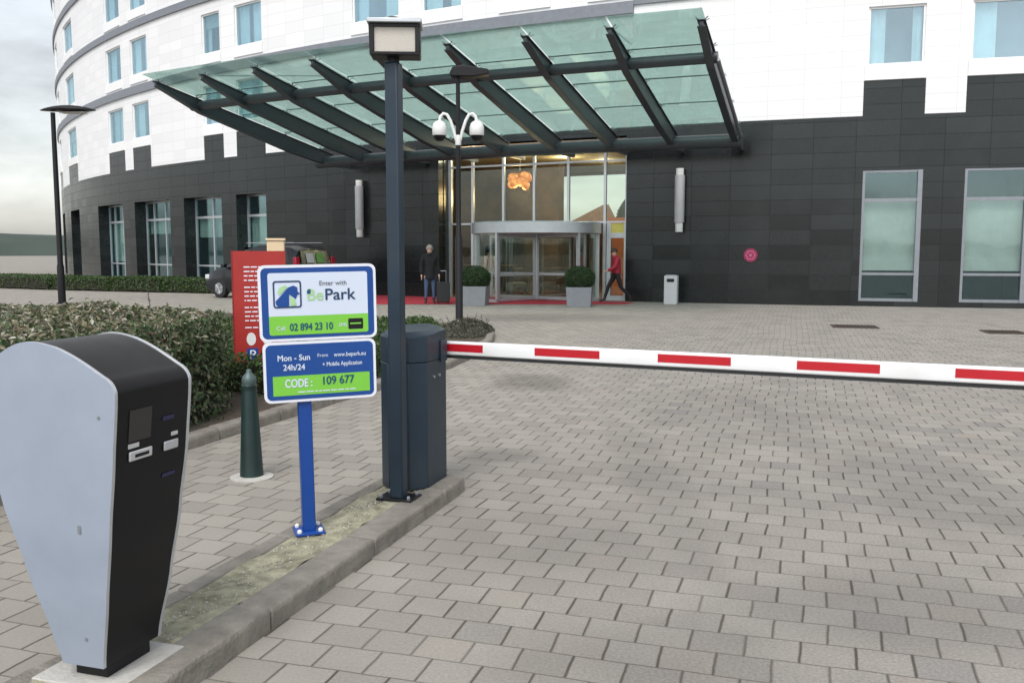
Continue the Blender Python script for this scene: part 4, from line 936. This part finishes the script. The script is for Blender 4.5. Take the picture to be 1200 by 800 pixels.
for x, z in OUT:
    h = ease(min(z, 1.25), HW)-.014; rows.append([(x-(0), -h+2*h*j/nW, z) for j in range(nW+1)])
body.grid(rows); body.grid([rows[-1], rows[0]])
bo = body.build('body', M['gloss'], t, smooth=50)
for s in (-1, 1):
    mb = MB(); A, B = [], []
    for x, z in OUT:
        h = ease(min(z,1.25), HW); k = 1.006; A.append((x+.003*(1 if x > 0 else -1), s*(h-.014), z+.004*(z>.9))); B.append((x+.003*(1 if x > 0 else -1), s*h, z+.004*(z>.9)))
    mb.grid([A, B], 1, True)
    # fill the panel with quads between front and back halves
    n = len(B); 
    for ring, m_ in ((B, 0), (A, 1)):
        for i in range(n//2): mb.face([ring[i], ring[i+1], ring[n-2-i], ring[n-1-i]], m_) if i+1 < n-2-i else mb.face([ring[i], ring[i+1], ring[n-1-i]], m_)
    sp_ = mb.build('side_panel', [M['silver'], M['edge']], t, bevel=.0025)
    if s < 0:
        mb = MB(); hz = ease(.56, HW); mb.box(.075,.088,-hz-.003,-hz+.004,.545,.575); mb.build('lock', M['alud'], sp_, bevel=.001)
        for zz_, xx_ in ((.16,.06),(.95,.19),(.95,-.24)):
            hz = ease(zz_, HW); mb = MB(); mb.tube([(xx_,-hz-.0025,zz_),(xx_,-hz+.004,zz_)], .006, 10); mb.build('screw', M['alud'], sp_)
mb = MB(); mb.box(-.035,.098,-.11,.11,-.004,.085); mb.build('plinth', M['black'], t)
mb = MB(); mb.box(-.16,.19,-.19,.19,-.03,.004); mb.build('footing', M['concrete_l'], t, bevel=.004)
def xf(z): return ease(min(z,1.02), HD)*1.0
def front(mb, y0, y1, z0, z1, th, m=0):
    n = 4
    rows = [[(xf(z0+(z1-z0)*i/n)+a, y, z0+(z1-z0)*i/n) for a, y in ((.001,y0),(.001,y1),(th,y1),(th,y0))] for i in range(n+1)]
    mb.grid(rows, m, True); mb.cap(rows[0], m, True); mb.cap(rows[-1], m)
scr = mat('dim_screen', (.028,.026,.026), .3); bl = mat('dim_blue_label', (.012,.016,.07), .4); gr_ = mat('slot_metal', (.62,.63,.64), .35, .3)
mb = MB(); front(mb, -.125,-.015,.855,.965,.003); mb.build('screen', scr, t)
mb = MB(); front(mb, -.125,-.072,.832,.848,.004); mb.build('slot_label', gr_, t, bevel=.001)
mb = MB(); front(mb, -.122,-.010,.788,.822,.010); s1 = mb.build('ticket_slot', gr_, t, bevel=.004)
mb = MB(); front(mb, -.098,-.030,.799,.810,.012); mb.build('slot_mouth', M['black'], s1)
mb = MB(); front(mb, .055,.13,.788,.822,.010); mb.build('coin_slot', M['edge'], t, bevel=.004)
mb = MB(); front(mb, .095,.13,.836,.850,.005); mb.build('coin_label', gr_, t, bevel=.001)
mb = MB(); front(mb, .045,.105,.900,.915,.003); mb.build('blue_label', bl, t)
mb = MB(); front(mb, .06,.13,.690,.703,.003); mb.build('blue_label', bl, t)

# ------------------------------------------------------------------ bollard
t = thing('bollard', 'dark green tapered metal bollard beside the tall leafy hedge', 'bollard', (-1.84,6.27,0))
mb = MB(); mb.lathe([(.085,.0),(.081,.02),(.052,.62),(.050,.64),(.054,.646),(.054,.66),(.047,.668)],28); mb.build('shaft', M['bollard'], t, smooth=40)
mb = MB(); mb.lathe([(.046,.668),(.052,.69),(.046,.72),(.026,.742),(.018,.752),(.020,.762),(.012,.772),(.001,.774)],24); mb.build('cap', M['knob'], t, smooth=50)
mb = MB(); mb.lathe([(.15,-.01),(.15,.010),(.13,.016),(.09,.018)],28); mb.build('footing', M['concrete_l'], t, smooth=40)

# ------------------------------------------------------------------ red information panel and beige box behind the sign
t = thing('information_panel', 'red upright panel with white text lines standing in the hedge', 'sign', (-2.775,9.95,.05), (0,0,R_(14)))
mb = MB(); mb.box(-.275,.275,-.05,.05,.0,1.54); rn = random.Random(6)
for z, k in ((1.36,4),(1.14,4),(.92,4),(.70,1)):
    for q in range(k):
        x = -.16
        while x < .19:
            l = rn.uniform(.015,.075); zz = z-q*.048
            mb.face([(x,-.0515,zz),(min(x+l,.22),-.0515,zz),(min(x+l,.22),-.0515,zz+.013),(x,-.0515,zz+.013)], 1); x += l+.012
pn_ = mb.build('panel', [M['totem'], M['bwpure']], t, fix=False)
mb = MB(); mb.box(.276,.288,-.055,.055,.0,1.545); mb.build('side_rail', M['totemd'], t)
mb = MB(); mb.box(-.288,-.276,-.055,.055,.0,1.545); mb.build('side_rail', M['totemd'], t)
for x, z in ((-.10,.58),(.07,.58)):
    mb = MB(); mb.prism([(x+.05*math.cos(k*.5236), z+.072*math.sin(k*.5236)) for k in range(12)], -.053,-.0505); mb.build('pictogram', M['dome'], pn_)
mb = MB(); mb.prism(rrect(-.15,-.03,.34,.48,.012), -.053,-.0505); pp = mb.build('parking_pictogram', M['bblue'], pn_)
text('P', .14, -.09, .362, -.0545, M['bwpure'], pp, 'CENTER', .002)
t = thing('beige_cabinet', 'narrow beige cabinet rising behind the red panel', 'cabinet', (-2.855,11.0,.05), (0,0,R_(10)))
mb = MB(); mb.box(-.10,.10,-.085,.085,0,1.66); mb.build('cabinet_body', M['beige'], t, bevel=.008); mb = MB(); mb.box(-.112,.112,-.097,.097,1.662,1.69); mb.build('cabinet_cap', M['beige'], t, bevel=.004)

# ------------------------------------------------------------------ camera pole
t = thing('camera_pole', 'slim black pole with a dark lamp and two white camera domes before the entrance', 'camera pole', (-1.07,18.3,.05))
mb = MB(); mb.lathe([(.085,0),(.085,.03),(.075,.06),(.075,1.80),(.05,1.86),(.048,3.2),(.040,5.0),(.001,5.0)],20); mb.build('pole', M['black'], t, smooth=30)
mb = MB(); A = [(-.16,5.0),(-.10,5.12),(.10,5.16),(.60,5.08),(.62,4.98),(.30,4.93),(-.12,4.94)]; mb.prism(A,-.15,.15); mb.build('lamp_head', M['black'], t, bevel=.02)
for s in (-1, 1):
    T = [(s*x, 0, z) for x, z in ((.04,3.72),(.09,3.92),(.15,4.10),(.22,4.22),(.29,4.24),(.35,4.18),(.37,4.06))]
    mb = MB(); mb.tube(T, .032, 10); arm = mb.build('camera_arm', M['dome'], t, smooth=60)
    mb = MB(); mb.lathe([(.001,.17),(.06,.165),(.12,.12),(.145,.04),(.145,-.10),(.13,-.12)],24,0,(s*.37,0,3.93)); mb.build('camera_housing', M['dome'], arm, smooth=45)
    mb = MB(); mb.lathe([(.125,-.12),(.115,-.17),(.07,-.22),(.001,-.235)],24,0,(s*.37,0,3.93)); mb.build('camera_dome', M['black'], arm, smooth=60)
mb = MB(); mb.lathe([(.055,-.1),(.06,-.08),(.06,.08),(.055,.1)],16,0,(0,0,3.72)); mb.build('arm_collar', M['dome'], t, smooth=30)

# ------------------------------------------------------------------ street lamp on the left
t = thing('street_lamp', 'dark street lamp with a flat leaf shaped head over the driveway', 'street lamp', (-13.45,27.03,0))
mb = MB(); mb.lathe([(.16,0),(.16,.03),(.11,.06),(.10,1.1),(.08,1.2),(.065,5.6),(.001,5.6)],16); mb.build('pole', M['black'], t, smooth=30)
mb = MB(); rows = []
for k in range(13):
    f = k/12; x = -.35+1.6*f; wd = .06+.24*math.sin(math.pi*min(1,f*1.02))**.7; th = .02+.10*math.sin(math.pi*f)**.8
    rows.append([(x, wd*math.cos(a), 5.66+.03*math.sin(f*3)+th*math.sin(a)*(1 if math.sin(a)>0 else .5)) for a in [2*math.pi*j/14 for j in range(14)]])
mb.grid(rows,0,True); mb.cap(rows[0],0,True); mb.cap(rows[-1]); mb.build('lamp_head', M['black'], t, smooth=60)
mb = MB(); mb.box(.25,.95,-.16,.16,5.585,5.60); mb.build('lens', M['lampglass'], t)

# ------------------------------------------------------------------ planters, bin, drains
for (x, y, lab, sd_) in ((-1.06,26.35,'grey square planter with a clipped green bush, beside the camera pole',1), (1.92,25.75,'grey square planter with a clipped green bush, right of the revolving door',2)):
    t = thing('planter', lab, 'planter', (x,y,.0), (0,0,R_(-8)), 'planters before the entrance'); rn = random.Random(sd_)
    mb = MB(); r = [[(sx*h,sy*h,z) for sx,sy in ((-1,-1),(1,-1),(1,1),(-1,1))] for h,z in ((.33,0),(.36,.56),(.32,.56),(.31,.50))]; mb.grid(r,0,True); mb.cap(r[0],0,True); mb.cap(r[-1]); mb.build('pot', M['planter'], t, bevel=.006)
    mb = MB(); mb.lathe([(.10,.45),(.30,.56),(.37,.78),(.28,.98),(.10,1.06),(.001,1.07)],16)
    for _ in range(5200):
        u, v = rn.uniform(-1,1), rn.random()*6.283; q = Vector((math.sqrt(1-u*u)*math.cos(v), math.sqrt(1-u*u)*math.sin(v), u))
        r_ = 1+rn.gauss(0,.05)+.03*math.sin(5*v)*math.cos(4*u); p = Vector((q.x*.42*r_, q.y*.42*r_, .80+q.z*.33*r_))
        if p.z < .52: continue
        leaf(mb, p, q, rn.uniform(.03,.055), rn.betavariate(2,2), rn)
    mb.build('bush', [M['core'], M['leafC']], t, fix=False)
t = thing('litter_bin', 'light grey litter bin with a dark slot against the dark wall', 'litter bin', (4.73,26.9,0), (0,0,R_(-18)))
mb = MB(); mb.prism(rrect(-.19,.19,.0,.85,.03), -.17,.17); mb.build('bin_body', M['binm'], t, bevel=.01)
mb = MB(); mb.prism(rrect(-.11,.11,.66,.76,.03), -.173,-.171); mb.build('bin_opening', M['black'], t)
mb = MB(); mb.box(-.15,.15,-.14,.14,.853,.875); mb.build('ash_tray', M['alud'], t, bevel=.004)
for x, y, w_, lab in ((7.18,18.9,.9,'rusty rectangular drain grate in the paving below the right hand window'),(9.6,17.6,.7,'rusty drain grate nearest the right end of the facade')):
    t = thing('drain_grate', lab, 'drain', (x,y,.004), (0,0,R_(-14)), 'drain grates in the paving')
    mb = MB()
    for a_,b_,c_,d_ in ((-w_/2,w_/2,-.36,-.32),(-w_/2,w_/2,.32,.36),(-w_/2,-w_/2+.04,-.32,.32),(w_/2-.04,w_/2,-.32,.32)): mb.box(a_,b_,c_,d_,-.002,.012)
    n = int(w_/.06)
    for k in range(1, n): mb.box(-w_/2+k*w_/n-.015,-w_/2+k*w_/n+.015,-.32,.32,-.002,.008)
    mb.build('grate', M['grate'], t)
    mb = MB(); mb.face([(-w_/2+.02,-.34,.0005),(w_/2-.02,-.34,.0005),(w_/2-.02,.34,.0005),(-w_/2+.02,.34,.0005)]); mb.build('pit', M['black'], t, fix=False)

# ------------------------------------------------------------------ black people carrier by the hotel wall
t = thing('parked_van', 'black people carrier parked by the dark hotel wall behind the signs', 'car', (-8.15,30.35,0), (0,0,R_(-33)))
st = [(-2.22,.30,.62,.66,.66),(-2.15,.24,.72,.80,.78),(-1.75,.22,.90,.95,.70),(-1.25,.22,.98,1.08,.66),(-1.0,.22,1.02,1.20,.66),(-.35,.22,1.04,1.66,.66),(.1,.22,1.05,1.77,.68),(1.0,.22,1.06,1.79,.69),(1.8,.22,1.07,1.75,.68),(2.1,.26,1.06,1.62,.66),(2.24,.34,.98,1.10,.64),(2.26,.36,.66,.70,.62)]
mb = MB(); rows = []
for x, zb_, zm, zr, wr_ in st:
    w0 = .88 if -2.1 < x < 2.2 else .80
    half = [(w0-.05,zb_),(w0,zb_+.15 if zm > .7 else zb_+.1),(w0+.01,(zb_+zm)/2+.05),(w0-.02,zm)]
    half += [(w0+(wr_-w0)*.5-.0, zm+(zr-zm)*.55),(wr_, zr-.06*(zr-zm)/.7-.01),(wr_*.6, zr+.0),(0, zr+.02)]
    rows.append([(x-(.0 if x < 2.2 else 0), y, z) for y, z in half] + [(x, -y, z) for y, z in reversed(half[:-1])])
mb.grid(rows); mb.cap(rows[0]); mb.cap(rows[-1]); mb.grid([[r[0] for r in rows],[r[-1] for r in rows]])
cb = mb.build('body', M['carp'], t, smooth=38)
def halfw(x, z):
    for (xa,_,ma,ra,wa),(xb,_,mb_,rb_,wb) in zip(st, st[1:]):
        if xa <= x <= xb: f = (x-xa)/(xb-xa); zm = ma+(mb_-ma)*f; zr = ra+(rb_-ra)*f; wr_ = wa+(wb-wa)*f; break
    z1 = zm+(zr-zm)*.55; z2 = zr-.06*(zr-zm)/.7-.01; w1 = .86; w2 = .88+(wr_-.88)*.5
    if z <= z1: return w1+(w2-w1)*max(0,(z-zm)/max(.01,z1-zm))
    return w2+(wr_-w2)*min(1,(z-z1)/max(.01,z2-z1))
def sidepanel(pts, off, name, m, parent=t, sides=(-1,1)):
    zz = sorted({p[1] for p in pts}); 
    for s in sides:
        mb = MB(); lo = min(zz); hi = max(zz); rows = []
        for k in range(7):
            z = lo+(hi-lo)*k/6; xs = []
            for (xa,za),(xb,zb_) in zip(pts, pts[1:]+pts[:1]):
                if min(za,zb_)-1e-6 <= z <= max(za,zb_)+1e-6:
                    if abs(zb_-za) < 1e-6: xs += [xa,xb]
                    else: xs.append(xa+(xb-xa)*(z-za)/(zb_-za))
            x0_, x1_ = min(xs), max(xs); rows.append([(x0_+(x1_-x0_)*j/4, s*(halfw(x0_+(x1_-x0_)*j/4, z)+off), z) for j in range(5)])
        mb.grid(rows); mb.build(name, M[m], parent, fix=False)
sidepanel([(-.95,1.10),(-.50,1.50),(-.33,1.62),(.02,1.62),(.02,1.10)], .012, 'side_window', 'carglass')
sidepanel([(.10,1.10),(.10,1.64),(1.0,1.64),(1.0,1.12)], .012, 'side_window', 'carglass')
sidepanel([(1.08,1.12),(1.08,1.64),(1.70,1.62),(1.95,1.16)], .012, 'side_window', 'carglass')
mb = MB(); mb.grid([[(2.262,-.66,1.12),(2.262,.66,1.12)],[(2.135,-.60,1.58),(2.135,.60,1.58)]]); rw = mb.build('rear_window', M['carglass'], t, fix=False)
for y0,y1,m_ in ((-.42,-.10,'sticker'),(.02,.36,'stickg')):
    mb = MB(); mb.grid([[(2.262,y0,1.20),(2.262,y1,1.20)],[(2.172,y0,1.50),(2.172,y1,1.50)]]); mb.build('window_sticker', M[m_], rw, fix=False)
mb = MB(); mb.face([(-1.02,-.60,1.13),(-1.02,.60,1.13),(-.36,.60,1.665),(-.36,-.60,1.665)]); o = mb.build('windscreen', M['carglass'], t, fix=False); o.location = (-.02,0,.03)
for s in (-1,1):
    mb = MB(); mb.box(-1.15,-.98,min(s*.88,s*1.04),max(s*.88,s*1.04),1.02,1.16); mb.build('mirror', M['carp'], t, bevel=.03)
    mb = MB(); mb.box(-2.20,-2.0,min(s*.5,s*.84),max(s*.5,s*.84),.62,.78); mb.build('headlight', M['headl'], t, bevel=.03)
    mb = MB(); mb.box(2.08,2.22,min(s*.70,s*.865),max(s*.70,s*.865),.95,1.38); mb.build('tail_light', M['tail'], t, bevel=.02)
    for x in (-.35,.75):
        mb = MB(); mb.box(x,x+.16,min(s*.87,s*.905),max(s*.87,s*.905),.95,.975); mb.build('door_handle', M['chrome'], t)
    for x in (-1.42,1.38):
        mb = MB(); mb.tube([(x,s*.70,.32),(x,s*.895,.32)], .325, 28); w1 = mb.build('wheel', M['tyre'], t, smooth=40, bevel=.02)
        mb = MB(); mb.tube([(x,s*.88,.32),(x,s*.902,.32)], .19, 24)
        for k in range(5):
            a = k*1.2566; mb.tube([(x,s*.905,.32),(x+.18*math.cos(a),s*.905,.32+.18*math.sin(a))], .03, 6)
        mb.build('rim', M['rim'], w1)
mb = MB(); mb.tube([(-.3,-.62,1.83),(1.9,-.62,1.83)], .018, 6); mb.tube([(-.3,.62,1.83),(1.9,.62,1.83)], .018, 6); mb.build('roof_rail', M['chrome'], t)
mb = MB(); mb.box(-2.26,-2.20,-.35,.35,.52,.64); mb.box(2.262,2.28,-.26,.26,.55,.66); mb.build('number_plate', M['dome'], t)

# ------------------------------------------------------------------ people
def skinmesh(name, verts, edges, rad, root, parent, matfun, mats, sub=2):
    me = bpy.data.meshes.new(name); me.from_pydata([tuple(v) for v in verts], edges, [])
    o = bpy.data.objects.new('tmp', me); COL.objects.link(o)
    o.modifiers.new('skin', 'SKIN'); 
    for i, r in enumerate(rad): me.skin_vertices[0].data[i].radius = (r, r) if not isinstance(r, tuple) else r
    me.skin_vertices[0].data[root].use_root = True
    s = o.modifiers.new('sub', 'SUBSURF'); s.levels = sub; s.render_levels = sub
    bpy.context.view_layer.update()
    m2 = bpy.data.meshes.new_from_object(o.evaluated_get(bpy.context.evaluated_depsgraph_get()))
    bpy.data.objects.remove(o); m2.name = name; m2.materials.clear()
    for q in mats: m2.materials.append(q)
    for p in m2.polygons: p.use_smooth = True; p.material_index = matfun(p.center)
    n = bpy.data.objects.new(name, m2); COL.objects.link(n); n.parent = parent
    return n
def person(root, J, topmat, legmat, hair, coat_len=None):
    """J: joint dictionary in local metres, figure faces -y"""
    names = list(J); idx = {k: i for i, k in enumerate(names)}
    E = [('pelvis','waist'),('waist','chest'),('chest','neck'),('neck','head0'),('head0','head1')]
    for s in 'LR': E += [('chest','sh'+s),('sh'+s,'el'+s),('el'+s,'wr'+s),('wr'+s,'ha'+s),('pelvis','hip'+s),('hip'+s,'kn'+s),('kn'+s,'an'+s),('an'+s,'toe'+s)]
    Rr = dict(pelvis=.13, waist=.125, chest=.15, neck=.052, head0=.075, head1=.085)
    for s in 'LR': Rr.update({'sh'+s:.065,'el'+s:.045,'wr'+s:.028,'ha'+s:.036,'hip'+s:.095,'kn'+s:.062,'an'+s:.045,'toe'+s:.036})
    V = [Vector(J[k]) for k in names]; rad = [Rr[k] for k in names]; ed = [(idx[a],idx[b]) for a,b in E]
    for s in 'LR':                                            # five fingers from every palm
        h = Vector(J['ha'+s]); d = (h-Vector(J['wr'+s])).normalized(); side = Vector((0,1,0)) if abs(d.y) < .8 else Vector((1,0,0)); side = (side-d*side.dot(d)).normalized()
        for k, l in ((-.030,.055),(-.010,.068),(.010,.064),(.028,.050)):
            V += [h+d*.035+side*k, h+d*(.035+l*.6)+side*k*1.1, h+d*(.03+l)+side*k*1.1-d.cross(side)*.018]; b = len(V); rad += [.010,.0095,.008]; ed += [(idx['ha'+s],b-3),(b-3,b-2),(b-2,b-1)]
        V += [h-side*.035, h-side*.05+d*.035]; b = len(V); rad += [.012,.009]; ed += [(idx['ha'+s],b-2),(b-2,b-1)]
    wr = [Vector(J['wr'+s]) for s in 'LR']; neckz = J['neck'][2]; ank = [Vector(J['toe'+s]) for s in 'LR']+[Vector(J['an'+s]) for s in 'LR']
    hipz = J['pelvis'][2]
    def mf(c):
        if c.z > neckz+.01: return 0
        if min((c-q).length for q in (Vector(J['haL']),Vector(J['haR']))) < .10 and min((c-Vector(J['ha'+s])).length+0 for s in 'LR') < min((c-w_).length for w_ in wr)+.03: return 0
        if min((c-q).length for q in ank) < .11 and c.z < .5: return 3
        if c.z < hipz+.02 and min(abs(c.x-J['hip'+s][0])+abs(c.y-J['hip'+s][1]) for s in 'LR') < .9 and min((c-Vector(J['el'+s])).length for s in 'LR') > .18 and min((c-w_).length for w_ in wr) > .14: return 2
        return 1
    b = skinmesh('person_body', V, ed, rad, idx['pelvis'], root, mf, [M['skin'], topmat, legmat, M['shoe']])
    hc = Vector(J['head1']); mb = MB()                        # hair cap, eyes and nose
    rows = []
    for i in range(8):
        a = math.pi/2*(1-i/7*1.15); rows.append([(hc.x+.098*math.cos(a)*math.cos(t_), hc.y+.02+.108*math.cos(a)*math.sin(t_), hc.z+.0+.105*math.sin(a)) for t_ in [2*math.pi*k/20 for k in range(20)]])
    mb.grid(rows,0,True); mb.build('hair', hair, root, smooth=80)
    mb = MB(); 
    for s in (-1,1): mb.lathe([(.001,.010),(.010,.0),(.001,-.010)],8,0,(hc.x+s*.032,hc.y-.083,hc.z-.025))
    mb.build('eyes', M['black'], root)
    mb = MB(); mb.tube([(hc.x,hc.y-.078,hc.z-.02),(hc.x,hc.y-.102,hc.z-.05),(hc.x,hc.y-.082,hc.z-.058)],[.008,.013,.008],8); mb.tube([(hc.x-.022,hc.y-.076,hc.z-.088),(hc.x,hc.y-.082,hc.z-.088),(hc.x+.022,hc.y-.076,hc.z-.088)],.006,6)
    for s in (-1,1): mb.tube([(hc.x+s*.088,hc.y+.01,hc.z-.01),(hc.x+s*.094,hc.y+.012,hc.z-.05)],.012,6)
    mb.build('face_features', M['skin'], root, smooth=60)
    # jacket: a second, looser skin
    jn = ['pelvis','waist','chest','shL','elL','wrL','shR','elR','wrR']; V2 = [Vector(J[k]) for k in jn]; r2 = [.165,.150,.172,.088,.066,.050,.088,.066,.050]
    if coat_len: V2.append(Vector((J['pelvis'][0],J['pelvis'][1],coat_len))); r2.append(.185)
    e2 = [(0,1),(1,2),(2,3),(3,4),(4,5),(2,6),(6,7),(7,8)] + ([(0,9)] if coat_len else [])
    skinmesh('coat' if coat_len else 'jacket', V2, e2, r2, 0, root, lambda c: 0, [topmat])
    mb = MB(); n_ = Vector(J['neck']); mb.lathe([(.10,-.05),(.072,.02),(.062,.035)],16,0,tuple(n_)); mb.build('collar', topmat, root, smooth=60)
pa = thing('person', 'person in a long black coat and blue jeans standing on the red carpet', 'person', (-2.45,27.0,.0), (0,0,R_(12)))
person(pa, dict(pelvis=(0,0,.93),waist=(0,0,1.10),chest=(0,-.01,1.32),neck=(0,0,1.49),head0=(0,-.01,1.57),head1=(0,-.02,1.66),
  shL=(.18,0,1.42),elL=(.25,.02,1.13),wrL=(.27,-.04,.90),haL=(.275,-.05,.82),shR=(-.18,0,1.42),elR=(-.25,.02,1.13),wrR=(-.25,-.05,.89),haR=(-.25,-.06,.81),
  hipL=(.09,0,.90),knL=(.11,-.01,.49),anL=(.12,.03,.09),toeL=(.14,-.12,.04),hipR=(-.09,0,.90),knR=(-.11,-.02,.49),anR=(-.12,.02,.09),toeR=(-.15,-.13,.04)), M['coat'], M['jeans'], M['hairg'], .72)
pb = thing('person', 'person in a dark red jacket and black trousers striding out of the side door', 'person', (3.2,27.75,.0), (0,0,R_(-75)))
person(pb, dict(pelvis=(0,0,.88),waist=(0,-.02,1.04),chest=(0,-.05,1.25),neck=(0,-.07,1.41),head0=(0,-.09,1.48),head1=(0,-.11,1.56),
  shL=(.17,-.04,1.34),elL=(.22,-.14,1.09),wrL=(.20,-.36,.98),haL=(.19,-.43,.97),shR=(-.17,-.04,1.34),elR=(-.23,.14,1.11),wrR=(-.22,.20,.87),haR=(-.22,.21,.79),
  hipL=(.09,0,.86),knL=(.10,.10,.48),anL=(.10,.42,.16),toeL=(.10,.40,.05),hipR=(-.09,0,.86),knR=(-.10,-.22,.50),anR=(-.10,-.36,.09),toeR=(-.10,-.52,.05)), M['redj'], M['trous'], M['haird'])
t = thing('suitcase', 'black upright suitcase beside the person in the long coat', 'suitcase', (-2.05,26.95,.0), (0,0,R_(10)))
mb = MB(); mb.prism(rrect(-.19,.19,.06,.66,.05), -.12,.12); mb.build('case', M['rubber'], t, bevel=.02)
mb = MB(); mb.tube([(-.10,.10,.66),(-.10,.11,.98)],.010,6); mb.tube([(.10,.10,.66),(.10,.11,.98)],.010,6); mb.tube([(-.11,.11,.98),(.11,.11,.98)],.016,8); mb.build('handle', M['alud'], t)
for s in (-1,1):
    mb = MB(); mb.tube([(s*.15-.015,.09,.035),(s*.15+.015,.09,.035)],.035,12); mb.build('castor', M['black'], t)
